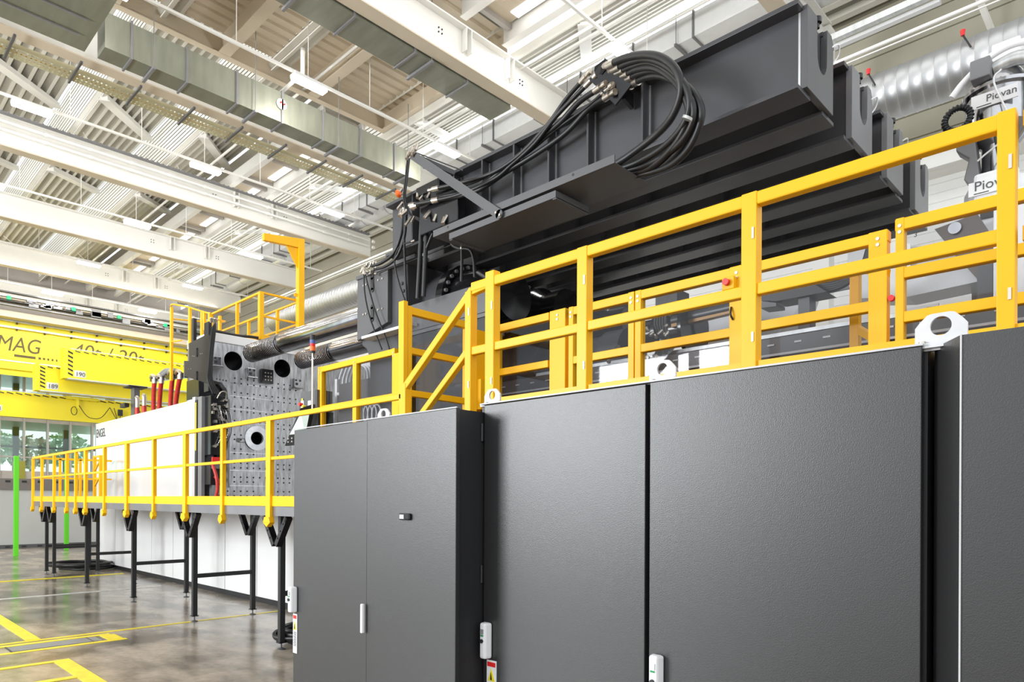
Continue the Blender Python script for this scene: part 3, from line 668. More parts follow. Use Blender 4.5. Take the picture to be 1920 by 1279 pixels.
# gate across the walkway
GU2 = 5.16
g = thing('swing_gate', (4.4, GU2, 1.6), 'tall yellow gate with clear pane standing across the walkway behind the stair handrail', 'gate')
MB().box(3.88, 4.80, GU2, GU2 + .06, 3.44, 3.51).build('top_rail', 'yellow', g, .005)
for z in (3.10, 2.70): MB().box(3.93, 4.70, GU2, GU2 + .06, z - .03, z + .03).build('mid_rail', 'yellow', g, .005)
MB().box(3.87, 3.92, GU2 - .01, GU2 + .07, 1.6, 3.55).build('post', 'yellow', g, .004); MB().box(3.925, 3.975, GU2 - .005, GU2 + .06, 1.6, 3.515).build('frame_post', 'yellow', g, .004)
MB().box(4.665, 4.74, GU2 - .01, GU2 + .06, 1.6, 3.44).build('frame_post', 'yellow', g, .004)
MB().box(3.97, 4.67, GU2 + .03, GU2 + .036, 1.7, 3.45).build('pane', 'pane', g)
sh = thing('guard_sheet', (4.9, GU2, 1.6), 'yellow sheet panel with small box between the gate and the first upper guard', 'guard')
MB().box(4.77, 5.06, GU2, GU2 + .03, 2.3, 3.45).build('sheet', 'yellow', sh); MB().box(4.78, 4.95, GU2 - .09, GU2, 2.62, 2.93).build('box', 'yellow', sh, .005)
MB().tube([(4.88, GU2 - .04, 2.62), (4.89, GU2 - .04, 2.5), (4.95, GU2 - .02, 2.42)], .012, 6).tube([(4.85, GU2 - .04, 2.62), (4.86, GU2 - .04, 2.5), (4.92, GU2 - .02, 2.40)], .012, 6).build('cable', 'rubber', sh)
# yellow return behind the left guard
tag(MB().box(5.02, 5.6, 8.56, 8.62, 1.6, 2.6).build('guard_return', 'yellow'), 'low yellow sheet return behind the left clear guard', 'guard')

# ------------------------------------------------------------------ moulding machine: fixed platen and white covers
cv = thing('machine_cover', (5.5, 16.5, 1.6), 'tall white glossy machine cover above the walkway at the left', 'machine cover')
cvb = MB().box(5.16, 5.22, 13.75, 19.72, 1.6, 3.575).build('cover_panel', 'white', cv, .006)
MB().box(5.15, 5.22, 13.46, 13.74, 1.6, 3.59).build('cover_edge', 'white', cv, .006)
MB().box(5.155, 5.16, 19.70, 19.73, 1.6, 3.575).build('edge_trim', 'mgrey', cv)
text('ENGEL', 'lettering', .30, 'ink', (5.157, 19.66, 3.22), XF, UPV, cv, sx=.85)
lc = thing('machine_skirt', (5.5, 12, .1), 'long row of white glossy skirt panels under the walkway', 'machine cover')
for i in range(12):
    MB().box(5.16, 5.5, 4.7 + i * 1.22, 5.90 + i * 1.22, .10, 1.52).build('skirt_panel', 'white', lc, .003)
MB().box(5.20, 5.5, 4.7, 19.3, 0, .1).box(5.19, 5.5, 4.7, 19.3, .1, 1.5).build('plinth', 'rubber', lc)
# aluminium profile with cable strip at the open end of the cover
pr_ = thing('cover_profile', (5.2, 13.3, 1.6), 'aluminium profile with thin yellow strip at the right edge of the white cover', 'profile')
MB().box(5.14, 5.2, 13.30, 13.44, 1.6, 3.62).build('profile', 'lgrey', pr_)
MB().box(5.13, 5.15, 13.19, 13.29, 1.6, 3.55).build('strip', 'ink', pr_); MB().box(5.12, 5.13, 13.22, 13.25, 2.6, 3.5).build('strip', 'crane', pr_)
MB().box(5.14, 5.2, 13.0, 13.17, 1.6, 3.6).build('profile', 'mgrey', pr_)

# platen: thick ground steel plate facing the camera side, bored through
PU = 13.2
def platen():
    me = MB()
    out = [(5.37, 4.86), (5.37, 3.96), (5.60, 3.93), (5.70, 3.80), (5.73, 3.6), (5.74, 2.2), (5.70, 2.0), (5.37, 1.95), (5.37, 1.0), (9.2, 1.0), (9.2, 4.86)]
    me.prism([(x, PU, z) for x, z in out], (0, 1.1, 0)); return me
pt = thing('platen', (6.4, PU, 1.0), 'big ground steel platen with round tie bar bores and rows of bolt holes', 'platen')
po = platen().build('platen_body', 'steel', pt)
cut = MB(); 
for (x, z, r_) in ((5.823, 4.382, .185), (6.846, 4.381, .185), (6.295, 2.905, .13)): cut.cyl((x, PU - .2, z), (x, PU + .55, z), r_, 40)
co = cut.build('bore_cutter', 'blackgl', pt); md = po.modifiers.new('bores', 'BOOLEAN'); md.object = co; md.operation = 'DIFFERENCE'; md.solver = 'EXACT'
dg = bpy.context.evaluated_depsgraph_get(); dg.update()
nm = bpy.data.meshes.new_from_object(po.evaluated_get(dg)); po.modifiers.clear(); po.data = nm
bpy.data.objects.remove(co)
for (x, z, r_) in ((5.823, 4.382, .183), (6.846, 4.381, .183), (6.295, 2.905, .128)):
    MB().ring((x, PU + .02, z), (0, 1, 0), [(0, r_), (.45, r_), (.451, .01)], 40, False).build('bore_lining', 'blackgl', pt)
MB().box(5.36, 9.2, PU - .03, PU + 1.1, 4.70, 4.87).build('top_plate', 'wplas', pt, .01)  # white colour stands in for light caught by the platen's top chamfer
MB().ring((6.295, PU, 2.905), (0, -1, 0), [(0, .245), (.03, .245), (.03, .13), (0, .13)], 40, False).build('locating_ring', 'chrome', pt)
b = MB()
for i in range(12):
    for j in range(26):
        x = 5.72 + i * .129; z = 1.75 + j * .092
        if (j % 3 == 2) or (x - 6.295) ** 2 + (z - 2.905) ** 2 < .1 or z > 4.05 or (i in (5, 6) and j % 2): continue
        if x < 5.77 and (z > 3.6): continue
        b.cyl((x, PU - .004, z), (x, PU, z), .017, 8)
for i in range(4): b.cyl((5.50 + i * .06, PU - .004, 3.99 - .008 * i), (5.50 + i * .06, PU, 3.99), .014, 8)
for i in range(4):
    for z in (1.72, 1.76): b.cyl((5.48 + i * .06, PU - .004, z), (5.48 + i * .06, PU, z), .009, 6)
b.build('bolt_holes', 'ink', pt)['kind'] = 'stuff'
b = MB()
for z in (1.95, 2.25, 2.6, 3.2, 3.45, 3.7, 3.95): b.box(5.76, 9.0, PU - .004, PU, z - .006, z + .006)
b.build('groove_line', 'chrome', pt)
b = MB().box(5.92, 6.10, PU - .006, PU, 2.87, 2.885).box(5.92, 6.10, PU - .006, PU, 2.80, 2.815).ring((5.92, PU - .002, 2.843), (0, -1, 0), [(0, .042), (.004, .042), (.004, .028)], 20)
b.build('slot', 'mgrey', pt)
for x, z in ((5.47, 4.33), (6.15, 4.20), (7.14, 4.12)):
    o = lab(MB().box(x - .085, x + .085, PU - .09, PU, z - .1, z + .08).box(x - .10, x + .10, PU - .16, PU, z - .13, z - .1).build('clamp_block', 'chrome', pt, .01), 'bright steel clamp block on the platen')
    MB().cyl((x - .04, PU - .092, z + .04), (x - .04, PU - .10, z + .04), .02, 10).cyl((x + .05, PU - .092, z + .04), (x + .05, PU - .10, z + .04), .02, 10).box(x - .05, x + .0, PU - .1, PU - .09, z - .06, z - .01).build('bolt', 'ink', o)
o = MB().box(6.36, 6.60, PU - .1, PU, 4.02, 4.30).build('valve_block', 'blackgl', pt, .006)
b = MB()
for i in range(3):
    for j in range(3): b.ring((6.42 + i * .06, PU - .1, 4.08 + j * .07), (0, -1, 0), [(0, .016), (.02, .013)], 8)
b.build('fitting', 'fitting', o)
# black frame of the moving half seen left of the platen
bf = thing('mould_frame', (5.5, 13.1, 1.6), 'black curved machine frame left of the ground steel platen', 'frame')
MB().prism([(5.22, 13.35, 1.6), (5.22, 13.35, 4.0), (5.36, 13.35, 3.98), (5.62, 13.35, 3.86), (5.72, 13.35, 3.55), (5.75, 13.35, 2.1), (5.70, 13.35, 1.6)], (0, .6, 0)).build('frame_plate', 'blackgl', bf, .01)
MB().box(5.54, 5.70, 13.28, 13.36, 2.1, 3.75).build('rib', 'rubber', bf); MB().box(5.45, 5.68, 13.05, 13.3, 3.05, 3.2).build('bracket', 'blackgl', bf, .02)
# hydraulic unit with fittings in front of it
hu = thing('hydraulic_unit', (5.4, 12.8, 1.6), 'black hydraulic valve unit with many bright fittings between white cover and platen', 'valve unit')
MB().box(5.2, 5.5, 12.75, 13.1, 2.5, 3.60).build('unit_body', 'blackgl', hu, .01)
MB().box(5.50, 5.535, 12.70, 12.95, 1.9, 3.55).build('side_bar', 'mgrey', hu)
MB().box(5.2, 5.48, 12.75, 13.1, 1.95, 2.35).build('lower_block', 'rubber', hu, .01)
MB().box(5.22, 5.36, 12.70, 12.74, 2.35, 2.46).build('red_cap', 'redp', hu); MB().box(5.22, 5.40, 12.72, 12.76, 2.25, 2.38).build('block', 'mgrey', hu)
b = MB(); rr = random.Random(3)
for i in range(46):
    x = 5.22 + rr.random() * .26; z = 2.62 + rr.random() * .92; s_ = .012 + rr.random() * .018
    if i % 3: b.cyl((x, 12.75, z), (x, 12.68 - rr.random() * .05, z), s_, 6)
    else: b.box(x - s_, x + s_, 12.69, 12.75, z - s_ * 1.4, z + s_ * 1.4)
b.build('fitting', 'fitting', hu)
for k in range(5):
    x = 5.25 + .05 * k; MB().tube([(x, 12.7, 3.45 - .04 * k), (x + .03, 12.6, 3.3), (x + .08, 12.62, 2.95), (x + .02, 12.7, 2.7)], .008, 6).build('tube', 'chrome' if k % 2 else 'rubber', hu)
MB().tube([(5.30, 12.7, 3.55), (5.34, 12.62, 3.66), (5.43, 12.62, 3.66), (5.46, 12.7, 3.55)], .012, 6).build('tube', 'fitting', hu)
for i, (pts) in enumerate(([(5.22, 12.72, 2.35), (5.25, 12.6, 2.1), (5.27, 12.6, 1.85), (5.25, 12.7, 1.62)], [(5.28, 12.72, 2.1), (5.33, 12.58, 1.95), (5.36, 12.6, 1.8), (5.27, 12.68, 1.65)])):
    tag(MB().tube(pts, .03, 10).build('red_hose', 'red'), 'thick red hose hanging low beside the aluminium profile, %s one' % ['left', 'right'][i], 'hose')
# bracket plate with slots above, its cable bundle and the red hoses
bp_ = thing('bracket_plate', (5, 12.9, 3.9), 'grey bracket plate with two slots standing above the end of the white cover', 'plate')
MB().prism([(4.79, 12.9, 3.92), (5.24, 12.9, 3.83), (5.24, 12.9, 4.74), (5.16, 12.9, 4.72), (4.87, 12.9, 4.52), (4.87, 12.9, 4.2), (4.79, 12.9, 4.19)], (0, .03, 0)).build('plate', mat('taupe_steel', (.13, .12, .10), .45), bp_)
for z in (4.38, 3.95): MB().box(5.0, 5.03, 12.893, 12.9, z - .07, z + .07).cyl((5.015, 12.893, z + .07), (5.015, 12.9, z + .07), .015, 10).cyl((5.015, 12.893, z - .07), (5.015, 12.9, z - .07), .015, 10).build('slot', 'ink', bp_)
b = MB()
for x, z in ((4.93, 4.3), (4.96, 4.3), (5.07, 4.36), (5.1, 4.37), (4.86, 4.05), (4.9, 4.06), (5.07, 3.98), (5.1, 3.98)): b.cyl((x, 12.893, z), (x, 12.9, z), .008, 8)
b.build('bolt', 'fitting', bp_)
tag(MB().box(5.24, 5.30, 12.95, 13.15, 3.7, 5.0).box(5.10, 5.16, 13.3, 13.4, 4.0, 5.1).build('black_post', 'rubber'), 'black upright post beside the slotted bracket plate', 'post')
cbn = thing('cable_bundle', (5.25, 12.8, 3.6), 'bundle of black cables running down beside the slotted bracket plate', 'cables')
for k in range(4):
    MB().tube([(5.30, 12.8, 4.95), (5.22 + .02 * k, 12.75, 4.8), (5.18 + .02 * k, 12.75, 4.4), (5.15 + .02 * k, 12.72, 4.1), (5.12 + .03 * k, 12.68, 3.85), (5.2 + .04 * k, 12.65, 3.62)], .014, 6).build('cable', 'rubber', cbn)
b = MB()
for k in range(7): b.cyl((5.19 + .02 * k, 12.74, 4.93 + .01 * (k % 3)), (5.17 + .02 * k, 12.70, 5.01), .014, 6)
b.build('fitting', 'fitting', cbn)
hc = thing('hose_crossbar', (5.3, 15, 3.9), 'black crossbar with bright elbows from which the red hoses hang', 'crossbar')
MB().bar(V(285, 712, 5.34), V(350, 704, 5.34), .08, .10).build('bar', 'blackgl', hc)
for i, (xa, xb) in enumerate(((290, 288), (303, 299), (324, 320), (338, 330))):
    pa = V(xa, 714 - (i > 1) * 8, 5.28); pb = V(xb, 768 - i * 4, 5.34)
    b = MB(); b.tube([pa + Vector((.02, .28, .10)), pa + Vector((0, .14, .13)), pa + Vector((0, 0, .08)), pa], .04, 8).ring(pa + Vector((0, 0, .03)), (0, 0, -1), [(0, .055), (.09, .055)], 10)
    b.build('elbow', 'fitting', hc)
    tag(MB().tube([pa, (pa * .6 + pb * .4) + Vector((0, .02, 0)), pb, pb - Vector((0, 0, .25))], .047, 10).build('red_hose', 'red'), 'red hose hanging into the white cover, %s from the left of four' % ['first', 'second', 'third', 'fourth'][i], 'hose')
for i in range(2):
    q = V(297 + i * 6, 706, 5.32); e = V(328 + i * 8, 697, 5.32); MB().tube([q, (q + e) / 2 + Vector((0, 0, .08)), e], .045, 8).build('steel_hose', 'mgrey', hc)
dp = thing('black_stub_post', (5.5, 17.9, 3.3), 'short black steel post with a wide top plate behind the white cover', 'post')
q = V(254, 728, 5.5); MB().box(5.44, 5.56, q.y - .12, q.y + .12, 1.6, q.z).build('post', 'dgrey', dp); MB().box(5.3, 5.7, q.y - .22, q.y + .22, q.z, q.z + .03).build('top_plate', 'rubber', dp); MB().box(5.3, 5.4, q.y + .1, q.y + .45, q.z - .45, q.z - .36).build('arm', 'rubber', dp)
for i, y in enumerate((V(262, 750, 5.3).y, V(275, 752, 5.3).y)):
    o = tag(MB().tube([(5.25, y, 3.3), (5.25, y, 3.75)], .05, 10, 1).build('red_hose', 'red'), 'short red hose with bright elbow beside the black stub post, %s one' % ['left', 'right'][i], 'hose')
    MB().tube([(5.25, y, 3.72), (5.25, y, 3.9), (5.25, y + .02, 3.98), (5.3, y + .12, 3.95), (5.3, y + .14, 3.8)], .045, 8).build('elbow', 'fitting', o)

# ------------------------------------------------------------------ tie bars, clamping block, cylinders
def tie_bar(x, z, y0, label, r_=.172):
    o = thing('tie_bar', (x, y0, z), label, 'tie bar')
    rs = []; y = 0
    for i in range(22): rs += [(y, r_), (y + .024, r_), (y + .026, r_ - .04), (y + .053, r_ - .04), (y + .055, r_)]; y += .055
    MB().ring((x, y0, z), (0, -1, 0), rs, 40).build('grooved_end', 'chrome', o)
    MB().ring((x, y0 - y, z), (0, -1, 0), [(0, r_ * .86), (.06, r_ * .92), (.1, r_ * 1.0), (y0 - y - 6.9, r_ * 1.0)], 40).build('bar', 'chrome', o)
    return o
tie_bar(5.82, 4.42, 12.42, 'upper chrome tie bar with grooved end entering the black clamping block')
tie_bar(6.85, 4.44, 12.42, 'lower chrome tie bar with grooved end behind the signal tower')
tie_bar(6.85, 1.5, 12.42, 'lowest chrome tie bar behind the left clear guard'); tie_bar(5.86, 1.45, 12.0, 'chrome tie bar low down behind the skirt panels')
kb = thing('clamping_block', (6.4, 7.3, 1.2), 'massive black clamping block with slots that the tie bars run into', 'machine block')
MB().prism([(5.16, 7.78, 4.64), (5.16, 6.80, 4.64), (5.16, 6.80, 1.2), (5.16, 7.6, 1.2), (5.16, 7.6, 3.55), (5.16, 7.68, 3.68), (5.16, 7.78, 3.74)], (2.6, 0, 0)).build('block_body', 'black', kb, .02)
MB().prism([(5.10, 7.80, 4.64), (5.10, 7.12, 4.64), (5.10, 7.12, 3.93), (5.10, 7.80, 3.80)], (.07, 0, 0)).build('side_plate', 'dgrey', kb, .004)
b = MB(); f = MB()
for z in (4.48, 4.10):
    b.box(5.09, 5.10, 7.42, 7.48, z - .08, z + .08).cyl((5.09, 7.45, z + .08), (5.10, 7.45, z + .08), .03, 12).cyl((5.09, 7.45, z - .08), (5.10, 7.45, z - .08), .03, 12)
    for dy in (.14, .20, -.13, -.22): f.cyl((5.09, 7.45 + dy, z + .02), (5.10, 7.45 + dy, z + .02), .013, 8)
for (y, z) in ((6.9, 4.38), (6.87, 4.28), (6.86, 4.15)): b.cyl((5.148, y, z), (5.16, y, z), .022, 10)
b.build('slot', 'ink', kb); f.build('bolt', 'fitting', kb)
MB().box(5.08, 5.30, 6.55, 7.80, 4.60, 4.645).build('top_strip', 'dgrey', kb)
MB().box(5.0, 5.16, 6.50, 7.55, 3.765, 3.80).build('drip_ledge', 'lgrey', kb)
MB().ring((5.82, 7.0, 4.42), (0, 1, 0), [(0, .5), (.82, .24), (.84, .18)], 32).build('bell_mouth', 'rubber', kb)
def cylinder(x, z, y0, r_, label, L=1.0):
    o = thing('clamp_cylinder', (x, y0, z), label, 'cylinder')
    MB().ring((x, y0, z), (0, -1, 0), [(0, r_ * .98), (.42 * L, r_ * .98)], 48).build('barrel', 'black', o)
    MB().ring((x, y0 - .42 * L, z), (0, -1, 0), [(0, r_ * 1.04), (.12, r_ * 1.04)], 48).build('flange', 'blackgl', o)
    b = MB()
    for k in range(28): a = 2 * math.pi * k / 28; b.cyl((x + math.cos(a) * r_ * .95, y0 - .42 * L - .12, z + math.sin(a) * r_ * .95), (x + math.cos(a) * r_ * .95, y0 - .42 * L - .15, z + math.sin(a) * r_ * .95), .024, 8)
    b.build('bolt', 'mgrey', o)
    MB().ring((x, y0 - .42 * L - .12, z), (0, -1, 0), [(0, r_ * .86), (.10, r_ * .84), (.32 * L, r_ * .78), (.42 * L, r_ * .62), (.50 * L, r_ * .60), (.72 * L, r_ * .60), (.74 * L, .02)], 48).build('cylinder_head', 'blackgl', o)
    return o
cylinder(5.86, 4.13, 6.90, .50, 'black flanged hydraulic cylinder left of the tall upper guard post')
cylinder(6.88, 4.13, 6.90, .50, 'black rounded hydraulic cylinder above the clear guards, middle one')
cylinder(7.9, 4.14, 6.6, .46, 'black hydraulic cylinder farthest right, half hidden behind the railing post')
cylinder(5.9, 2.2, 6.7, .46, 'lower black hydraulic cylinder seen through the clear gate pane')
cylinder(6.9, 2.9, 6.7, .42, 'black hydraulic cylinder seen through the clear guard under the middle one')

# sheet guard in grey behind the gate
sg = thing('grey_cover', (5.1, 6, 3.2), 'grey sheet cover standing behind the yellow gate in front of the black cylinders', 'cover')
MB().box(5.085, 5.10, 5.28, 6.70, 3.72, 4.04).build('sheet', 'dgrey', sg, .003); MB().box(5.09, 5.11, 5.28, 6.70, 2.4, 3.72).build('window_sheet', glass('dark_pane', (.42, .42, .44), .08), sg)
MB().box(5.08, 5.10, 5.28, 6.7, 3.67, 3.71).build('rail', 'dgrey', sg)

# ------------------------------------------------------------------ the four twin beams above the machine
for k in range(4):
    x = 5.04 + .955 * k; B0, B1 = 1.94, 7.2 - (.28 if k == 0 else .1)
    o = thing('twin_beam', (x, 4.5, 4.66), 'long black steel twin beam with slotted end plate above the machine, %s' % ['nearest one, carrying the hose loops', 'second from the front', 'third from the front', 'farthest one at the back'][k], 'beam')
    for j, xx in enumerate((x, x + .48)):
        w_ = MB().box(xx - .012, xx + .012, B0, B1, 4.68, 5.26).build('web', 'black', o)
        MB().box(xx - .12, xx + .12, B0, B1, 4.655, 4.685).build('bottom_flange', 'black', o, .003)
        MB().box(xx - .12, xx + .12, B0, B1, 5.255, 5.29).build('top_flange', 'black', o, .003)
        for y in (6.4, 5.67, 5.22, 4.76, 4.30, 3.83, 3.25):
            MB().box(xx - .115, xx + .115, y - .01, y + .01, 4.685, 5.255).build('stiffener', 'black', o)
            MB().box(xx - .118, xx - .012, y - .02, y - .014, 4.69, 5.25) if False else None
    n = 10; zb = 5.02; xl, xr, xc = x + .17, x + .37, x + .27
    arc = [(xc + .1 * math.cos(a), zb + .02 + .1 * math.sin(a) * 1.3) for a in [math.pi + math.pi * i / n for i in range(n + 1)]]
    poly = [(x - .02, 4.69), (x - .02, 5.29), (xl, 5.29)] + [(xl, 5.1)] + arc[1:-1] + [(xr, 5.1), (xr, 5.29), (x + .46, 5.29), (x + .50, 5.24), (x + .50, 4.69)]
    MB().prism([(a, B0 - .03, c) for a, c in poly], (0, .05, 0)).build('end_plate', 'mgrey' if k else 'dgrey', o, .003)
    MB().box(xl, xr, B0 + .02, B0 + .14, 4.9, 5.27).build('notch_box', 'black', o)
    MB().cyl((x + .30, B0 + .02, 5.29), (x + .30, B0 + .02, 5.33), .018, 12).cyl((x + .30, B0 + .02, 5.33), (x + .30, B0 + .02, 5.37), .032, 14).build('bolt', 'blackgl', o)
    if k in (0, 1, 2):
        MB().tube([(x + .46, B0 - .02, 5.2), (x + .56, B0 - .05, 5.26), (x + .60, B0 - .03, 5.2), (x + .54, B0, 5.12), (x + .5, B0 + .03, 5.14)], .006, 6).build('safety_wire', 'wplas', o)
    if k == 1:
        MB().box(x - .34, x - .20, B0 + .06, B0 + .20, 5.29, 5.35).build('red_sensor', 'redp', o)
        MB().box(x - .2, x - .06, B0 + .3, B0 + 1.0, 5.05, 5.12).build('linear_guide', 'galv', o)
# weld seams on the front web
b = MB()
for y in (5.67, 5.22, 4.76, 4.30, 3.83, 3.25): b.box(5.018, 5.03, y - .022, y - .010, 4.7, 5.25)
b.box(5.02, 5.03, 1.96, 1.975, 4.7, 5.25)
lab(b.build('weld_seam', 'galv', bpy.data.objects['twin_beam']), 'light grey weld seams')

# hose trough fixed to the nearest beam
tr = thing('hose_trough', (4.7, 4.4, 4.38), 'dark grey sheet trough carrying the hoses along the nearest black beam', 'trough')
MB().box(4.47, 4.95, 3.2, 5.45, 4.378, 4.384).build('trough_floor', 'dgrey', tr); MB().box(4.462, 4.472, 3.2, 5.45, 4.378, 4.445).build('trough_lip', 'dgrey', tr)
MB().box(4.47, 4.92, 3.81, 5.20, 4.29, 4.296).box(4.462, 4.472, 3.81, 5.20, 4.29, 4.35).build('lower_channel', 'dgrey', tr)
MB().box(4.47, 4.92, 3.81, 3.85, 4.28, 4.35).build('cross_bar', 'dgrey', tr); MB().box(4.47, 4.92, 5.16, 5.20, 4.28, 4.35).build('cross_bar', 'dgrey', tr)
for y in (3.95, 5.05): MB().box(4.86, 4.92, y - .05, y + .05, 4.3, 4.66).build('hanger_plate', 'mgrey', tr)
MB().cyl((4.46, 5.22, 4.42), (4.47, 5.22, 4.42), .012, 10).cyl((4.46, 3.62, 4.42), (4.47, 3.62, 4.42), .012, 10).build('hole', 'ink', tr)
am = thing('tie_plate', (4.5, 5.1, 4.4), 'long flat grey arm slanting from the hose trough up to the cable head', 'arm')
a0, a1 = V(772, 290, 4.44), V(936, 402, 4.44)
MB().bar(a0, a1, .012, .085).cyl(a1 + Vector((-.006, 0, 0)), a1 + Vector((.006, 0, 0)), .0425, 20).build('arm_plate', 'dgrey', am)
MB().cyl(a1 + Vector((-.02, .03, .02)), a1 + Vector((-.005, .03, .02)), .012, 8).cyl(a1 + Vector((-.02, -.02, -.015)), a1 + Vector((-.005, -.02, -.015)), .012, 8).build('bolt', 'fitting', am)
MB().bar(a0 + Vector((.03, 0, .0)), V(852, 325, 4.9), .03, .05).build('rear_strut', 'black', am)
MB().cyl(a0 + Vector((.02, 0, .04)), V(868, 320, 4.9), .007, 6).build('rod', 'dgrey', am)
b = MB()
for i in range(6): p = a0 + Vector((.0, .05 - .03 * i, .03 + .02 * (i % 3))); b.cyl(p, p + Vector((-.03, .0, -.07)), .018, 8)
b.build('fitting', 'fitting', am)

# bulkhead with couplings and the big hose loops
bh = thing('hose_bulkhead', (4.8, 3.3, 5.2), 'black bracket with bright couplings where the hoses pass over the beam edge', 'bracket')
c0 = V(1120, 130, 4.70); c1 = V(1170, 178, 4.78)
MB().bar(c0, c1, .02, .20, (0, -.4, 1)).build('bracket_plate', 'blackgl', bh)
MB().prism([V(1113, 140, 4.70), V(1115, 125, 4.70), V(1132, 112, 4.70), V(1142, 120, 4.70), V(1128, 140, 4.70)], (.06, 0, 0)).build('top_tab', 'blackgl', bh)
MB().bar(V(1168, 172, 4.8), V(1185, 192, 5.0), .03, .12).build('base_bracket', 'blackgl', bh)
HV = 4.62
loops = [  # start px, path, radius
 [(1140, 124), (1168, 110), (1206, 103), (1237, 107), (1262, 124), (1275, 150), (1275, 182), (1258, 222), (1228, 255), (1180, 292), (1148, 312)],
 [(1149, 132), (1180, 117), (1215, 111), (1250, 124), (1280, 153), (1292, 182), (1290, 215), (1270, 250), (1238, 280), (1195, 305), (1160, 318)],
 [(1155, 138), (1190, 123), (1222, 118), (1258, 138), (1285, 170), (1300, 200), (1296, 235), (1275, 268), (1245, 292), (1205, 313), (1170, 322)],
 [(1166, 144), (1195, 130), (1228, 128), (1262, 150), (1285, 185), (1290, 220), (1272, 262), (1242, 297), (1212, 318), (1180, 326)],
 [(1173, 151), (1200, 137), (1232, 133), (1270, 150), (1298, 172), (1315, 205), (1310, 240), (1290, 280), (1260, 308), (1225, 322), (1185, 330)],
 [(1184, 158), (1212, 145), (1240, 143), (1272, 158), (1300, 190), (1304, 225), (1282, 270), (1252, 303), (1222, 322), (1190, 330)]]
for i, L in enumerate(loops):
    rad = (.030, .026, .024, .026, .027, .026)[i]; n = len(L)
    pts = []
    for j, p in enumerate(L):
        t = j / (n - 1); vv = 4.72 - .22 * math.sin(math.pi * min(1, t * 1.15)) + .02 * i
        pts.append(V(p[0], p[1], vv))
    o = tag(MB().tube(pts, rad, 12, 6).build('hydraulic_hose', 'rubber'), 'black hose loop at the bulkhead, %s' % ['outermost at the top', 'second from the top', 'third from the top', 'fourth from the top', 'reaching farthest right', 'lowest coupling of the six'][i], 'hose', 'big black hose loops on the nearest beam')
    d_ = (pts[1] - pts[0]).normalized(); p = pts[0]
    MB().ring(p - d_ * .08, d_, [(0, .022), (.03, .022), (.03, .040), (.07, .040), (.07, rad + .007), (.19, rad + .007)], 12).build('coupling', 'fitting', o)
MB().ring(V(1289, 222, 4.52), V(1289, 222, 4.52) - V(1292, 215, 4.52), [(-.01, .04), (.01, .04)], 14).build('clamp_ring', 'galv', bh)
left = [
 [(1091, 152), (1060, 188), (1026, 235), (976, 289), (926, 323), (875, 340), (820, 353)],
 [(1100, 159), (1043, 218), (1003, 269), (959, 309), (926, 336), (858, 366), (776, 384)],
 [(1118, 169), (1085, 192), (1050, 230), (1010, 262), (965, 299), (895, 353), (828, 370), (780, 386)],
 [(1131, 174), (1095, 205), (1040, 245), (985, 290), (930, 320), (880, 345), (812, 356)],
 [(1136, 183), (1105, 203), (1060, 250), (1000, 292), (950, 322), (890, 360), (820, 375)]]
for i, L in enumerate(left):
    n = len(L); pts = [V(p[0], p[1], 4.70 + .14 * math.sin(math.pi * j / (n - 1)) + .015 * i) for j, p in enumerate(L)]
    rad = (.020, .020, .026, .014, .026)[i]
    o = tag(MB().tube(pts, rad, 10, 6).build('hydraulic_hose', 'rubber'), 'black hose sweeping down the nearest beam to the left, %s' % ['uppermost', 'second from the top', 'thick middle one', 'thinnest one', 'lowest thick one'][i], 'hose', 'black hoses sweeping down the nearest beam')
    d_ = (pts[0] - pts[1]).normalized(); MB().ring(pts[0] - d_ * .02, d_, [(0, rad + .005), (.08, rad + .005), (.08, .016), (.11, .016), (.11, .028), (.15, .028)], 10).build('coupling', 'fitting', o)
    d_ = (pts[-1] - pts[-2]).normalized(); MB().ring(pts[-1] - d_ * .02, d_, [(0, rad + .005), (.09, rad + .005)], 10).build('coupling', 'fitting', o)
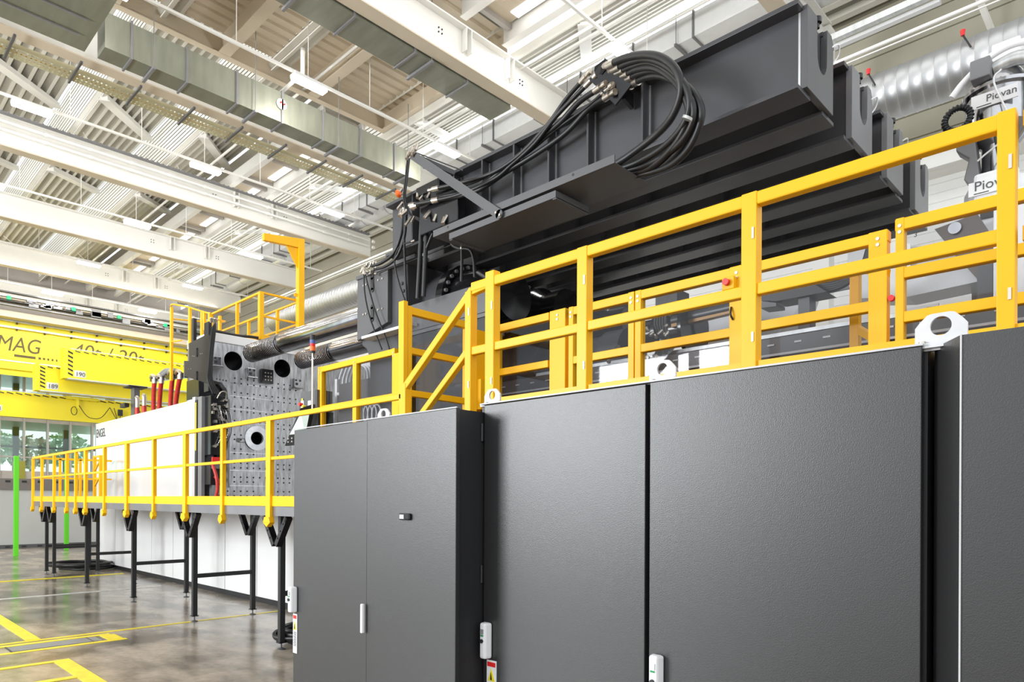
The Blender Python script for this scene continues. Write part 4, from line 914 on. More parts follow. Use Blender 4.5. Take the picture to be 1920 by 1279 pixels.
# manifold and vertical hoses at the left end of the beams
mf = thing('hydraulic_manifold', (4.9, 5.9, 4.6), 'black hydraulic manifold with fittings at the left end of the nearest beam', 'manifold')
MB().box(4.80, 4.915, 5.46, 6.10, 4.66, 5.10).build('manifold_block', 'blackgl', mf, .01); MB().box(4.78, 4.91, 5.75, 6.15, 5.1, 5.2).build('top_block', 'blackgl', mf, .01)
b = MB(); rr = random.Random(5)
for i in range(14):
    p = V(752 + rr.random() * 88, 352 + rr.random() * 60, 4.80); b.cyl(p, p + Vector((-.05 * rr.random() - .02, .03 * rr.uniform(-1, 1), -.06 - .04 * rr.random())), .012 + .012 * rr.random(), 8)
b.build('fitting', 'fitting', mf)
p = V(750, 362, 4.72); MB().ring(p, (0, 1, 0), [(0, .02), (.03, .045), (.06, .02)], 14).build('orange_cap', 'orange', mf)
vh = [
 ([(765, 290), (761, 330), (757, 370), (765, 398), (790, 412), (822, 428)], .011, 'thin one looping from the cable head to the trough'),
 ([(768, 292), (764, 332), (760, 372), (770, 402), (796, 418), (828, 432)], .011, 'second thin one looping from the cable head to the trough'),
 ([(757, 395), (752, 440), (738, 475), (715, 493), (697, 499)], .020, 'thick one curving to the left end of the clamping block'),
 ([(762, 398), (758, 445), (744, 482), (722, 500), (702, 505)], .018, 'second one curving to the left end of the clamping block'),
 ([(792, 385), (790, 430), (787, 490), (783, 560)], .026, 'thick upright one, left of two'),
 ([(800, 390), (800, 430), (797, 490), (794, 556)], .026, 'thick upright one, right of two'),
 ([(759, 400), (758, 450), (760, 510), (763, 570)], .014, 'straight thin upright one'),
 ([(775, 452), (750, 462), (740, 490), (748, 530), (760, 565)], .009, 'thin one bulging to the left over the block'),
 ([(682, 510), (684, 550), (692, 590), (706, 630), (716, 655)], .010, 'thin one at the left end of the block'),
 ([(684, 512), (694, 550), (706, 590), (722, 630), (732, 660)], .010, 'second thin one at the left end of the block'),
 ([(845, 440), (847, 458), (860, 466), (880, 468), (888, 486), (890, 520)], .016, 'one bending over the flanged cylinder'),
 ([(866, 462), (866, 490), (865, 528)], .016, 'upright one in front of the flanged cylinder'),
 ([(812, 395), (815, 425), (806, 450), (798, 470)], .016, 'short one under the manifold')]
for i, (L, rad, l) in enumerate(vh):
    pts = [V(x_, y_, 4.86 if i not in (8, 9) else 5.02) for x_, y_ in L]
    o = tag(MB().tube(pts, rad, 8, 5).build('hydraulic_hose', 'rubber'), 'black hose at the manifold, ' + l, 'hose', 'black hoses around the manifold')
    d_ = (pts[0] - pts[1]).normalized(); MB().ring(pts[0] - d_ * .03, d_, [(0, rad + .004), (.06, rad + .004)], 8).build('coupling', 'fitting', o)
cc = thing('coupling_cluster', (5.1, 7.7, 4.75), 'cluster of bright couplings at the upper left corner of the clamping block', 'couplings')
b = MB(); rr = random.Random(9)
for i in range(18):
    p = V(680 + rr.random() * 26, 494 + rr.random() * 22, 5.05); b.cyl(p, p + Vector((.0, .05 * rr.uniform(-1, 1), .05 * rr.uniform(-1, 1))), .010 + .012 * rr.random(), 8)
b.build('fitting', 'fitting', cc); MB().tube([V(712, 512, 5.04), V(740, 500, 5.04), V(780, 486, 5.04), V(845, 460, 5.04)], .008, 6).build('cable', 'rubber', cc)

# ------------------------------------------------------------------ platform, ladder cage and davit on the platen
pf = thing('platen_platform', (6.8, 14, 4.9), 'yellow railed maintenance platform on top of the steel platen', 'platform')
MB().box(6.38, 7.25, 13.25, 15.7, 4.90, 4.95).build('platform_floor', 'dgrey', pf); MB().box(6.36, 6.385, 13.2, 15.7, 4.92, 5.06).box(6.36, 7.25, 13.2, 13.22, 4.92, 5.0).build('toe_board', 'yellow', pf)
MB().box(6.36, 6.41, 13.2, 15.7, 5.83, 5.87).box(6.36, 7.26, 13.2, 13.25, 5.83, 5.87).box(7.22, 7.26, 13.2, 15.7, 5.83, 5.87).build('top_rail', 'yellow', pf, .005)
MB().box(6.37, 6.40, 13.2, 15.7, 5.36, 5.40).box(6.36, 7.26, 13.21, 13.24, 5.36, 5.40).box(7.22, 7.25, 13.2, 15.7, 5.36, 5.40).build('mid_rail', 'yellow', pf, .005)
for x, y, w_ in ((6.385, 13.22, .045), (6.385, 14.3, .03), (6.385, 15.65, .035), (7.24, 13.22, .045), (7.24, 14.2, .03), (7.24, 15.6, .03)): MB().box(x - w_, x + w_, y - w_, y + w_, 4.9, 5.86).build('post', 'yellow', pf, .004)
lc_ = thing('ladder_cage', (5.3, 14.2, 3.9), 'yellow safety cage of uprights and hoops above the slotted bracket plate', 'cage')
for y, x, z0, z1 in ((14.97, 5.3, 4.1, 5.62), (14.75, 5.22, 4.1, 5.60), (14.0, 5.3, 4.7, 5.46), (13.3, 5.3, 4.9, 5.25), (13.05, 5.3, 4.9, 5.18), (14.55, 5.75, 4.5, 5.6), (13.55, 5.7, 4.6, 5.3)):
    MB().box(x - .02, x + .02, y - .04, y + .04, z0, z1).build('upright', 'yellow', lc_)
MB().tube([(5.3, 14.97, 5.62), (5.22, 14.75, 5.66), (5.25, 14.4, 5.58), (5.3, 14.0, 5.47), (5.3, 13.3, 5.25), (5.3, 13.0, 5.17)], .018, 6).build('top_hoop', 'yellow', lc_)
MB().tube([(5.3, 14.97, 5.42), (5.9, 14.8, 5.45), (5.95, 13.9, 5.3), (5.4, 13.1, 5.1)], .016, 6).tube([(5.3, 14.97, 4.95), (5.22, 14.75, 4.9), (5.25, 14.3, 4.86)], .016, 6).build('hoop', 'yellow', lc_)
jb = thing('davit', (7.18, 12.9, 4.6), 'tall yellow davit with short arm standing on the platen', 'davit')
MB().box(7.12, 7.25, 13.05, 13.18, 4.87, 7.10).box(7.05, 7.32, 12.98, 13.25, 4.87, 4.90).build('column', 'yellow', jb, .006)
MB().prism([(6.37, 13.06, 6.86), (7.25, 13.06, 6.92), (7.25, 13.06, 7.12), (6.37, 13.06, 7.00)], (0, .10, 0)).build('arm', 'yellow', jb, .006)
MB().prism([(6.86, 13.10, 6.9), (7.12, 13.10, 6.9), (7.12, 13.10, 6.48)], (0, .02, 0)).build('gusset', 'yellow', jb)
MB().box(7.05, 7.12, 13.10, 13.13, 5.90, 5.96).build('eye', 'yellow', jb)
tag(MB().tube([(5.4, 13.25, 4.92), (5.9, 13.2, 4.89), (6.3, 13.25, 4.93), (6.9, 13.2, 4.88)], .03, 6).build('cable_run', 'rubber'), 'thin black cable run lying along the top edge of the steel platen', 'cable')

# ------------------------------------------------------------------ signal tower, operator panel, box beside the left guard
st = thing('signal_tower', (5.0, 9.0, 3.2), 'signal tower with black top, blue and orange lenses on a thin pole', 'signal lamp')
sp_ = V(586, 690, 4.9); sx, sy = sp_.x, sp_.y
MB().cyl((sx, sy, 2.9), (sx, sy, 3.72), .012, 10).build('pole', 'wplas', st)
for z0, z1, m_ in ((3.72, 3.75, 'ink'), (3.75, 3.81, 'orange'), (3.81, 3.85, 'redp'), (3.85, 3.90, mat('blue_lens', (.08, .12, .35), .2)), (3.90, 3.97, 'ink')):
    MB().cyl((sx, sy, z0), (sx, sy, z1), .038, 20).build('lens' if m_ != 'ink' else 'cap', m_, st)
eb = thing('electrical_box', (5.0, 8.9, 2.9), 'dark grey electrical box with two small stickers left of the clear guard', 'box')
p0 = V(564, 700, 4.95); p1 = V(594, 740, 4.95)
MB().box(4.95, 5.2, p1.y, p0.y, 2.93, 3.22).build('box_body', 'dgrey', eb, .005)
MB().box(4.94, 4.95, p0.y - .10, p0.y - .03, 2.96, 3.10).box(4.94, 4.95, p0.y - .30, p0.y - .22, 2.96, 3.08).build('sticker', 'wplas', eb); MB().box(4.938, 4.94, p0.y - .085, p0.y - .045, 3.10, 3.13).box(4.938, 4.94, p0.y - .29, p0.y - .2, 2.98, 3.01).build('warning_mark', 'crane', eb)
MB().box(4.96, 5.2, p1.y - .02, p0.y, 2.55, 2.92).build('lower_box', 'rubber', eb)
hm = thing('operator_panel', (4.8, 8.6, 1.6), 'tilted operator panel with bright screen behind the railing next to the cabinet', 'operator panel')
q0, q1, q2, q3 = V(535, 834, 4.75), V(562, 768, 4.75), V(582, 757, 4.80), V(570, 834, 4.80)
dx_ = Vector((.04, 0, 0))
MB().prism([V(534, 836, 4.75), V(563, 766, 4.75), V(586, 758, 4.9), V(572, 832, 4.9)], dx_).build('panel_housing', 'ink', hm)
MB().prism([V(543, 815, 4.74), V(564, 775, 4.74), V(580, 770, 4.86), V(572, 812, 4.87)], (.01, 0, 0)).build('screen', 'screen', hm)
b = MB()
for i in range(4):
    for j in range(2): p = V(541 + i * 7, 829 - j * 6 - i, 4.73); b.ring(p, (-1, 0, 0), [(0, .012), (.01, .012)], 8)
b.build('button', 'galv', hm)
MB().bar(V(585, 770, 4.95), V(575, 800, 4.95), .05, .02).bar((4.95, 8.55, 1.6), (4.95, 8.55, 2.5), .08, .08).build('stand', 'dgrey', hm)
MB().ring(V(567, 759, 4.85), (-1, 0, 0), [(0, .025), (.05, .025)], 12).build('stop_button', 'redp', hm); MB().ring(V(572, 763, 4.85), (-1, 0, 0), [(0, .022), (.04, .022)], 12).build('button', 'crane', hm)
# grey conduits seen through the left clear guard
cf = thing('conduit_bundle', (5.6, 7.6, 2.6), 'curved light grey conduits seen through the left clear guard', 'conduits')
for i in range(6):
    x0 = 672 + i * 6; MB().tube([V(x0, 682 - i * .5, 5.5), V(x0 + 14, 690, 5.5), V(x0 + 18, 712, 5.5), V(x0 + 8, 735, 5.5), V(x0 - 2, 760, 5.5)], .018, 8).build('conduit_tube', 'cable', cf)
for i in range(4):
    x0 = 636 + i * 7; MB().tube([V(x0 + 12, 680, 5.45), V(x0 + 4, 700, 5.45), V(x0, 720, 5.45), V(x0, 775, 5.45)], .016, 8).build('conduit_tube', 'cable', cf)
MB().box(5.4, 5.43, V(630, 700, 5.4).y - .03, V(630, 700, 5.4).y + .03, 2.5, 3.45).bar(V(632, 739, 5.4), V(700, 741, 5.4), .03, .04).build('bracket_frame', 'lgrey', cf)
for i in range(3): MB().cyl(V(712 + i * 7, 686, 5.45), V(710 + i * 7, 745, 5.45), .010, 6).build('rod', 'galv', cf)
cr_ = thing('cable_coils', (5.2, 6.9, 2.5), 'coiled grey cables low behind the walkway railing next to the lifting lug', 'cables')
for i in range(5):
    c_ = V(674 + 8 * i, 776, 5.1); MB().tube([c_ + Vector((0, math.cos(a) * .10, math.sin(a) * .12)) for a in [k * math.pi / 4 for k in range(9)]], .014, 6).build('cable', 'cable', cr_)
MB().box(5.15, 5.5, 6.5, 7.6, 2.3, 2.45).build('tray', 'rubber', cr_)
tag(MB().box(5.2, 5.3, 6.9, 8.4, 2.45, 3.3).build('dark_panel', 'dgrey'), 'dark machine panel behind the clear left guard', 'panel')

# ------------------------------------------------------------------ injection unit behind the clear guards
iu = thing('injection_unit', (6.3, 3, 0), 'dark injection unit base with pale cable duct, behind the clear guards', 'machine base')
MB().box(6.0, 7.2, .2, 6.6, 2.55, 3.16).build('base_beam', 'dgrey', iu, .01)
MB().box(5.7, 7.4, -.6, 6.6, 0, 2.40).build('machine_bed', 'rubber', iu); MB().box(6.1, 7.1, .2, 6.6, 2.40, 2.55).build('bed_rail', 'dgrey', iu)
MB().box(5.95, 6.0, .2, 6.6, 2.98, 3.0).build('edge_strip', 'lgrey', iu)
MB().cyl((5.9, .2, 2.86), (5.9, 6.4, 2.86), .055, 16).build('guide_bar', mat('bronze_bar', (.36, .26, .20), .22, .9), iu)
MB().box(6.2, 6.6, .4, 6.2, 3.16, 3.24).build('cable_duct', 'galv', iu)
b = MB()
for i in range(26): b.box(5.99, 6.0, .4 + i * .24, .46 + i * .24, 3.08, 3.095)
b.build('rivet_row', 'lgrey', iu)
MB().box(5.7, 5.9, .2, 5.0, 2.40, 2.52).build('lower_rail', mat('bronze_rail', (.22, .15, .11), .3, .6), iu)
br = thing('plasticising_barrel', (6.4, 4.4, 3.2), 'black and grey barrel with couplings seen through the narrow guards', 'barrel')
MB().ring((6.5, 6.3, 3.35), (0, -1, 0), [(0, .34), (.7, .34), (.72, .26), (1.6, .26), (1.62, .30), (1.9, .30)], 32).build('barrel', 'black', br)
MB().ring((6.6, 4.4, 3.55), (0, -1, 0), [(0, .17), (.3, .17), (.32, .24), (.36, .24), (.38, .17), (.8, .16)], 28).build('drive_cylinder', 'blackgl', br)
MB().ring((6.5, 3.66, 3.50), (0, -1, 0), [(0, .30), (.04, .30)], 40).build('round_flange', 'blackgl', br)
b = MB(); rr = random.Random(21)
for i in range(26):
    p = V(1130 + rr.random() * 110, 655 + rr.random() * 20, 6.0) if i < 12 else V(1195 + rr.random() * 60, 585 + rr.random() * 70, 6.0); b.cyl(p, p + Vector((-.03, .05 * rr.uniform(-1, 1), .05 * rr.uniform(-1, 1))), .012 + .016 * rr.random(), 8)
b.build('fitting', 'fitting', br)
b = MB()
for i in range(5): b.tube([V(1232 + i * 4, 585, 6.1), V(1228 + i * 5, 610, 6.1), V(1240 + i * 3, 640, 6.1), V(1228 + i * 5, 668, 6.1)], .018, 6)
b.build('hose_bundle', 'rubber', br)
sc_ = thing('swivel_cylinder', (6.6, 3.2, 3.7), 'black horizontal cylinder with brown rail behind the sliding guard', 'cylinder')
MB().cyl(V(1262, 602, 6.4), V(1395, 572, 6.4), .055, 18).build('rod', 'black', sc_)
MB().bar(V(1258, 586, 6.45), V(1395, 552, 6.45), .12, .07).build('top_bar', 'blackgl', sc_)
MB().bar(V(1262, 612, 6.4), V(1395, 580, 6.4), .08, .035).build('brown_rail', mat('brown_rail', (.25, .13, .04), .4, .3), sc_)
MB().box(6.35, 6.6, V(1255, 580, 6.4).y - .12, V(1255, 580, 6.4).y + .14, 3.75, 3.92).build('head_block', 'rubber', sc_)
wb = thing('white_trough', (7.5, 2.6, 3.4), 'white sheet housing with slanted legs behind the sliding guard', 'housing')
MB().prism([V(1285, 600, 7.5), V(1395, 572, 7.5), V(1395, 618, 7.5), V(1285, 640, 7.5)], (.4, 0, 0)).build('sheet', 'white', wb)
MB().prism([V(1395, 640, 7.6), V(1395, 560, 7.6), V(1520, 520, 7.6), V(1500, 580, 7.6), V(1470, 612, 7.6), V(1455, 628, 7.6)], (.4, 0, 0)).build('sheet', 'white', wb)
MB().prism([V(1470, 612, 7.55), V(1510, 560, 7.55), V(1524, 562, 7.55), V(1484, 612, 7.55)], (.03, 0, 0)).build('slanted_leg', 'lgrey', wb)
MB().box(7.5, 7.9, .9, 1.35, 3.3, 3.95).build('column', 'lgrey', wb)
kt = thing('cable_chain', (6.5, 2.2, 3.4), 'black curved cable duct sweeping down behind the yellow guard', 'cable duct')
MB().prism([V(1425, 548, 6.2), V(1512, 524, 6.2), V(1550, 547, 6.2), V(1455, 565, 6.2), V(1425, 563, 6.2)], (.25, 0, 0)).build('duct_head', 'rubber', kt)
MB().box(6.25, 6.4, 2.35, 2.45, 3.16, 3.62).build('stand', 'dgrey', kt)
for i in range(5): MB().tube([V(1512 + i * 2, 532 + i * 3, 6.3), V(1560, 528 + i * 4, 6.3), V(1595, 515 + i * 3, 6.3), V(1618 + i * 2, 494, 6.3), V(1628 + i * 3, 465, 6.3)], .022, 8).build('cable', 'rubber', kt)
MB().prism([V(1425, 565, 6.15), V(1455, 568, 6.15), V(1455, 574, 6.15), V(1425, 578, 6.15)], (.2, 0, 0)).build('bracket', 'dgrey', kt)
b = MB()
for i in range(5): b.cyl(V(1460 + i * 10, 540 - i * 2, 6.18), V(1461 + i * 10, 534 - i * 2, 6.18), .012, 8)
b.build('fitting', 'fitting', kt)
gl_ = thing('grating_rail', (8.4, 2, 4.3), 'dark rail with green strips far behind the yellow guards', 'rail')
for i, dz in enumerate((0, .07, .14)):
    MB().box(8.4, 8.44, .8, 4.2, 4.24 + dz, 4.27 + dz).build('strip', 'greend' if i % 2 else 'rubber', gl_)
MB().box(8.46, 8.5, .8, 4.4, 4.18, 4.46).build('rail', 'mgrey', gl_)
# hopper trough and sign at the right
ht = thing('hopper_trough', (7.4, 1.4, 3.6), 'large white trough with slanted dark end behind the right yellow guard', 'trough')
MB().prism([V(1586, 520, 7.0), V(1590, 470, 7.0), V(1780, 458, 7.0), V(1838, 527, 7.0), V(1700, 557, 7.0), V(1600, 560, 7.0)], (.35, 0, 0)).build('trough_body', 'white', ht)
MB().prism([V(1700, 470, 6.96), V(1783, 458, 6.96), V(1792, 482, 6.96), V(1700, 500, 6.96)], (.03, 0, 0)).build('shadow_panel', 'lgrey', ht)  # light grey sheet on the upper right of the trough
MB().prism([V(1752, 430, 6.9), V(1832, 400, 6.9), V(1868, 455, 6.9), V(1795, 482, 6.9)], (.04, 0, 0)).prism([V(1795, 482, 6.9), V(1868, 455, 6.9), V(1876, 470, 6.9), V(1836, 528, 6.9)], (.04, 0, 0)).build('slanted_end', mat('brown_sheet', (.12, .10, .09), .28, .6), ht)
MB().box(6.85, 7.1, .95, 1.1, 3.1, 3.75).build('leg', 'black', ht)
MB().ring(V(1790, 428, 6.88), (-1, 0, 0), [(0, .05), (.01, .05)], 16).build('drain', 'chrome', ht)
MB().box(6.9, 6.92, V(1702, 440, 6.9).y - .02, V(1680, 440, 6.9).y, 3.75, 4.02).build('note_plate', 'wplas', ht)
text('3', 'lettering', .06, 'ink', V(1713, 445, 6.89), XF, UPV, ht)
sg_ = thing('number_sign', (6.5, 1.5, 3.0), 'white plate with number 190 at the right behind the galvanised lug', 'sign')
MB().box(6.5, 6.52, 1.40, 1.70, 2.98, 3.34).build('plate', 'plate', sg_)
text('190', 'lettering', .11, 'ink', V(1707, 603, 6.495), XF, UPV, sg_, sx=1.15)
hx = thing('control_box', (6.6, .9, 2.9), 'white cabinet at the right edge behind the yellow post', 'cabinet')
q = V(1862, 470, 6.3); MB().box(6.3, 6.8, .3, q.y, 2.5, 4.05).build('box_body', 'wplas', hx, .006)
text('1', 'lettering', .07, 'ink', V(1866, 503, 6.29), XF, UPV, hx)
MB().cyl((6.35, 1.45, 3.15), (6.35, 1.02, 3.12), .13, 24).box(6.3, 6.5, 1.0, 1.1, 2.8, 3.6).build('motor', 'dgrey', hx)

# ------------------------------------------------------------------ material dryer with stainless hopper
hp = thing('material_dryer', (7.5, 1.15, 4.0), 'stainless material dryer hopper with white base at the top right, printed name on both parts', 'dryer')
hx_, hy = 7.5, 1.14
MB().ring((hx_, hy, 0), (0, 0, 1), [(4.89, .12), (4.90, .14), (5.03, .25), (5.04, .265), (5.38, .265)], 40).build('hopper', 'chrome', hp)
MB().ring((hx_, hy, 0), (0, 0, 1), [(5.36, .27), (5.36, .295), (5.39, .295), (5.39, .27), (5.47, .24), (5.56, .18)], 40).build('lid', 'chrome', hp)
MB().ring((hx_, hy, 0), (0, 0, 1), [(4.55, .135), (4.62, .14), (4.90, .14)], 32).build('outlet_tube', 'chrome', hp)
MB().ring((hx_, hy, 0), (0, 0, 1), [(4.0, .27), (4.50, .27), (4.56, .24), (4.60, .14)], 40).build('base_drum', mat('brushed_white', (.75, .76, .77), .3, .4, noise=.2, scale=6), hp)
MB().box(hx_ - .36, hx_ - .24, hy - .18, hy + .14, 3.85, 4.58).build('white_panel', 'wplas', hp, .03)
def plate(cx, z, w_, h_, size, txt):
    o = MB().box(cx - .012, cx, hy - w_ / 2, hy + w_ / 2, z - h_ / 2, z + h_ / 2).build('name_plate', 'wplas', hp)
    text(txt, 'lettering', size, 'dgrey', (cx - .014, hy + w_ / 2 - (.04 if z < 5 else .11), z - .02), XF, UPV, o)
    MB().box(cx - .013, cx - .010, hy + .02, hy + w_ / 2 - .04, z - .05, z - .042).build('underline', 'ink', o)
plate(hx_ - .272, 5.24, .34, .12, .085, 'Piovan'); plate(hx_ - .365, 4.44, .34, .12, .115, 'Piovan')
MB().box(hx_ - .40, hx_ - .36, hy - .08, hy + .08, 4.16, 4.34).build('display', 'ink', hp, .006); MB().box(hx_ - .405, hx_ - .40, hy - .05, hy + .05, 4.2, 4.3).build('display_glass', 'mgrey', hp)
MB().prism([(hx_ - .2, hy + .16, 5.02), (hx_ - .2, hy + .30, 5.04), (hx_ - .2, hy + .30, 4.9), (hx_ - .2, hy + .20, 4.80), (hx_ - .2, hy + .24, 4.62), (hx_ - .2, hy + .16, 4.52), (hx_ - .2, hy + .12, 4.6)], (.16, 0, 0)).build('blower_housing', 'mgrey', hp, .01)
MB().box(hx_ - .35, hx_ - .2, hy + .02, hy + .17, 5.42, 5.59).build('motor_box', 'mgrey', hp, .01)
MB().box(hx_ - .1, hx_ + .2, hy - .16, hy + .05, 5.57, 5.80).build('filter_box', 'wplas', hp, .01)
MB().tube([(hx_ - .28, hy + .32, 5.36), (hx_ - .26, hy + .22, 5.48), (hx_ - .26, hy + .02, 5.62), (hx_ - .22, hy - .2, 5.66), (hx_ - .2, hy - .5, 5.52)], .028, 10).build('air_hose', 'wplas', hp)
MB().tube([(hx_ - .2, hy + .02, 5.53), (hx_ - .2, hy - .15, 5.55), (hx_ - .18, hy - .32, 5.47), (hx_ - .18, hy - .42, 5.27), (hx_ - .18, hy - .44, 4.9)], .06, 12).build('corrugated_hose', 'galv', hp)
b = MB(); cx_, cz_ = hy + .27, 5.14
b.tube([(hx_ - .30, cx_ + math.cos(a) * .10, cz_ + math.sin(a) * .10) for a in [k * math.pi / 8 for k in range(17)]], .022, 8, 2)
for k in range(24): a = k * math.pi / 12; b.ring((hx_ - .30, cx_ + math.cos(a) * .10, cz_ + math.sin(a) * .10), (0, -math.sin(a), math.cos(a)), [(-.006, .03), (.006, .03)], 8)
b.build('coiled_cable', 'rubber', hp)
MB().tube([(hx_ - .30, hy + .0, 5.0), (hx_ - .30, hy - .02, 4.8), (hx_ - .34, hy - .08, 4.5), (hx_ - .42, hy - .2, 4.2)], .010, 6).build('cable', 'ink', hp)
MB().tube([(hx_ - .28, hy - .05, 5.46), (hx_ - .3, hy + .0, 5.36), (hx_ - .34, hy - .12, 4.9), (hx_ - .28, hy + .12, 4.72)], .008, 6).build('cable', 'wplas', hp)
MB().cyl((hx_ - .24, hy - .06, 4.72), (hx_ - .24, hy - .06, 4.92), .025, 10).build('valve', 'brass', hp); MB().cyl((hx_ - .26, hy - .03, 4.9), (hx_ - .26, hy - .03, 4.95), .03, 8).build('valve_knob', 'crane', hp)
MB().ring((hx_, hy, 0), (0, 0, 1), [(3.3, .14), (3.7, .16), (3.98, .26)], 24).build('neck', 'chrome', hp)

# ------------------------------------------------------------------ yellow cranes at the far end
CU = 34.0
mc = thing('bridge_crane', (8, CU, 6.9), 'big yellow double girder bridge crane with black maker lettering', 'crane')
MB().box(-4, 13.6, CU, CU + .5, 6.95, 9.0).build('front_girder', 'crane', mc, .01)
MB().box(-4, 13.6, CU + 2.0, CU + 2.5 - .9, 7.3, 9.2).build('rear_girder', 'crane', mc)
MB().box(-4, 13.6, CU - .02, CU + .02, 6.66, 6.95).box(-4, 13.6, CU - .12, CU + .62, 6.90, 6.95).build('bottom_flange', 'crane', mc)
MB().box(-4, 13.6, CU - .03, CU, 7.22, 7.27).build('rail_line', 'galv', mc)
for z in (8.56, 8.82): MB().box(-4, 13.6, CU - .15, CU - .09, z, z + .07).build('handrail', 'galv', mc)
b = MB()
for i in range(18): b.box(-3.6 + i * .96, -3.55 + i * .96, CU - .16, CU, 8.50, 8.56).box(-3.6 + i * .96, -3.55 + i * .96, CU - .16, CU, 8.76, 8.82)
b.build('bracket', 'ink', mc)
MB().box(-4, 13.6, CU + .3, CU + .4, 8.85, 9.02).build('walkway_grating', 'galv', mc)
text('DEMAG', 'lettering', .86, 'inky', (6.84, CU - .01, 7.66), (1, 0, 0), UPV, mc, shear=.2, sx=.80, align='RIGHT', bold=0)
o = MB().box(5.95, 6.68, CU - .01, CU, 7.44, 7.54); 
for i in range(7): o.box(6.78 + i * .155, 6.78 + .09 - i * .009 + i * .155, CU - .01, CU, 7.45 - .0 * i, 7.54)
o.build('printed_bar', 'inky', mc)
text('40t / 20t', 'lettering', .80, 'inky', (8.0, CU - .01, 7.80), (1, 0, 0), UPV, mc, shear=.15, sx=1.0, bold=0)
tag(MB().tube([(6.3, CU - .2, 9.03), (7.5, CU - .2, 9.06), (7.65, CU - .2, 9.0), (7.7, CU - .2, 8.9)], .035, 8, 1).build('black_pipe', 'ink'), 'black bent pipe lying over the crane handrail', 'pipe')
def jib(y, x0, z0, z1, num, label, x1=13.2):
    o = thing('crane_beam', (x0, y, z0), label, 'crane beam')
    MB().box(x0 + .12, x1, y, y + .35, z0, z1).build('beam', 'crane', o, .006)
    MB().box(x0 - .02, x0 + .12, y - .06, y + .41, z0 - .03, z1 + .03).build('end_plate', 'crane', o, .008)
    MB().box(x0 + .12, x1, y - .05, y + .40, z0 - .05, z0).build('bottom_flange', 'galv', o)
    b = MB(); n = 6; h = (z1 - z0 - .1) / n
    for i in range(n): z = z0 + .08 + i * h; b.prism([(x0 + .14, y - .004, z + h * .45), (x0 + .30, y - .004, z), (x0 + .30, y - .004, z + h * .42), (x0 + .14, y - .004, z + h * .87)], (0, .003, 0))
    b.build('hazard_stripes', 'ink', o)
    b = MB()
    for i in range(int((x1 - x0) / .28)): b.bar((x0 + .35 + i * .28, y - .1, z1 - .05), (x0 + .52 + i * .28, y - .1, z1 - .08), .02, .035)
    b.build('cable_loops', 'ink', o); MB().box(x0 + .2, x1, y - .12, y - .09, z1 + .0, z1 + .03).build('cable_rail', 'galv', o)
    MB().box(x0 + .34, x0 + .72, y - .006, y, z0 + .07, z0 + .32).build('number_plate', 'plate', o); text(num, 'lettering', .22, 'ink', (x0 + .38, y - .012, z0 + .11), (1, 0, 0), UPV, o)
jib(30.0, 6.78, 6.22, 7.30, '190', 'yellow crane beam with striped end and number 190')
jib(30.6, 6.02, 5.74, 6.68, '189', 'yellow crane beam with striped end and number 189, lower than the 190 one')
o = thing('crane_beam', (4, 31.2, 4.7), 'lowest yellow crane beam crossing in front of the office windows', 'crane beam')
MB().box(-3, 13.2, 31.2, 31.55, 4.72, 5.66).build('beam', 'crane', o); b = MB()
for i in range(58): b.bar((-2.9 + i * .28, 31.1, 5.60), (-2.7 + i * .28, 31.1, 5.56), .02, .035)
b.build('cable_loops', 'ink', o); MB().box(-3, 13.2, 31.08, 31.11, 5.66, 5.69).build('cable_rail', 'galv', o)
MB().box(4.72, 5.1, 31.19, 31.2, 4.9, 5.12).build('number_plate', 'plate', o); text('188', 'lettering', .2, 'ink', (4.76, 31.185, 4.93), (1, 0, 0), UPV, o)
ho = thing('crane_trolley', (7.5, 31.0, 5.0), 'small yellow trolley with cable loops hanging under the 189 crane beam', 'trolley')
MB().box(7.1, 8.2, 30.95, 31.05, 5.55, 5.66).box(7.42, 7.5, 30.9, 31.0, 5.2, 5.6).build('trolley_body', 'crane', ho)
b = MB(); b.tube([(7.35 + .1 * math.cos(a), 30.95, 5.1 + .16 * math.sin(a)) for a in [k * math.pi / 5 for k in range(11)]], .014, 6)
for (xa, xb, d_) in ((7.5, 8.6, .5), (8.6, 9.7, .6), (8.75, 9.5, .8), (9.7, 10.6, .75)): b.tube([(xa, 30.95, 5.35), (xa + (xb - xa) * .25, 30.95, 5.35 - d_ * .8), ((xa + xb) / 2, 30.95, 5.35 - d_), (xb - (xb - xa) * .25, 30.95, 5.35 - d_ * .8), (xb, 30.95, 5.35)], .014, 6)
b.build('festoon_cable', 'ink', ho); MB().cyl((8.98, 30.95, 5.1), (8.98, 30.95, 3.2), .012, 6).box(8.9, 9.06, 30.9, 31.0, 5.05, 5.3).build('pendant_cable', 'ink', ho)
# cable trays and clutter above the crane
tb = thing('high_cable_tray', (5, 33.2, 9.2), 'dark cable trays with green marks along the far girder above the crane', 'cable tray')
for z, m_ in ((9.25, 'mgrey'), (9.40, 'ink'), (9.58, 'galv'), (9.75, 'dgrey')): MB().box(-4, 13.4, 32.9, 33.1, z, z + .05).build('tray', m_, tb)
b = MB(); rr = random.Random(2)
for i in range(80): x = -3 + rr.random() * 15; b.box(x, x + .1 + rr.random() * .3, 32.85, 33.0, 9.28 + rr.random() * .3, 9.38 + rr.random() * .3)
b.build('cable_clutter', 'mgrey', tb)
b = MB()
for x in (5.5, 7.7, 9.4, 11.3, 12.4): b.box(x, x + .14, 32.82, 32.9, 9.45, 9.6)
b.build('green_clip', mat('green_plastic', (.0, .42, .16), .4), tb)
tag(MB().box(-4, 13.6, 33.3, 33.8, 8.88, 9.12).build('crane_runway', 'beige'), 'beige steel beam directly above the yellow bridge crane', 'beam')

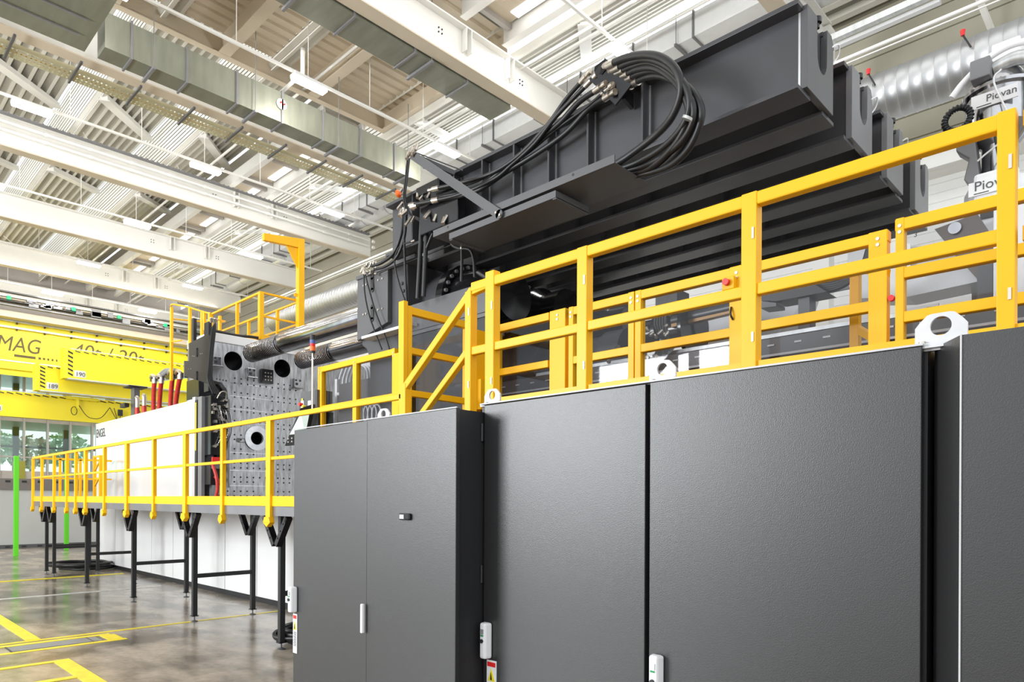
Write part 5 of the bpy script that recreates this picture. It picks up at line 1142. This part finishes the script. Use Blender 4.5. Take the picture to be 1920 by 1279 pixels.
# ------------------------------------------------------------------ hose coils on the floor
def coil(cx, cy, r_, n, rad, label, seed, flat=1.0):
    rr = random.Random(seed); pts = []
    for k in range(n * 14):
        a = k * math.pi * 2 / 14; q = r_ * (1 + .18 * math.sin(k * .37 + seed)) * (.75 + .25 * rr.random() * .3 + .25 * (k / (n * 14)))
        pts.append((cx + math.cos(a) * q, cy + math.sin(a) * q * flat, rad + .012 + .035 * (k // 14) * .8 + .02 * rr.random()))
    return tag(MB().tube(pts, rad, 8, 3).build('hose_coil', 'rubber'), label, 'hose')
coil(4.6, 18.6, .62, 5, .03, 'heap of black hoses on the floor under the far end of the walkway', 3)
coil(4.17, 7.35, .38, 6, .024, 'coil of black hose on the floor beside the left cabinet', 8)

# ------------------------------------------------------------------ loose pieces of one part become parts of their own
def split_islands(o, most=100):
    me = o.data; n = len(me.vertices); par = list(range(n))
    def find(a):
        while par[a] != a: par[a] = par[par[a]]; a = par[a]
        return a
    for e in me.edges:
        a, b = find(e.vertices[0]), find(e.vertices[1])
        if a != b: par[a] = b
    # a capped tube repeats its end loops: join coincident vertices
    seen = {}
    for i, v in enumerate(me.vertices):
        k = tuple(round(c, 4) for c in v.co)
        if k in seen:
            a, b = find(i), find(seen[k])
            if a != b: par[a] = b
        else: seen[k] = i
    groups = {}
    for p in me.polygons: groups.setdefault(find(p.vertices[0]), []).append(p)
    if not 2 <= len(groups) <= most: return
    for g in list(groups.values()):
        ids = {}; vs = []; fs = []
        for p in g:
            f = []
            for v in p.vertices:
                if v not in ids: ids[v] = len(vs); vs.append(tuple(me.vertices[v].co))
                f.append(ids[v])
            fs.append(f)
        m2 = bpy.data.meshes.new(o.name.split('.')[0]); m2.from_pydata(vs, [], fs)
        for q, p in zip(m2.polygons, g): q.use_smooth = p.use_smooth
        m2.materials.append(me.materials[0])
        c = o.copy(); c.data = m2; C.objects.link(c)
    bpy.data.objects.remove(o)
SPLIT = {'tray_arm', 'seam', 'bolt', 'bolts', 'fitting', 'screw', 'bracket', 'hanger', 'water_hanger', 'stringer', 'upright', 'handrail', 'leg', 'steps', 'frame_bar', 'weld_seam', 'button', 'skylight_slot', 'grate', 'slots', 'brace', 'green_clip', 'lower_channel', 'rod', 'hoop', 'top_rail', 'mid_rail', 'strip', 'hole', 'adjuster'}
for o in list(C.objects):
    if o.type == 'MESH' and o.parent and o.name.split('.')[0] in SPLIT: split_islands(o)
for o in C.objects:
    if o.name.split('.')[0] == 'steps': o.name = 'step'
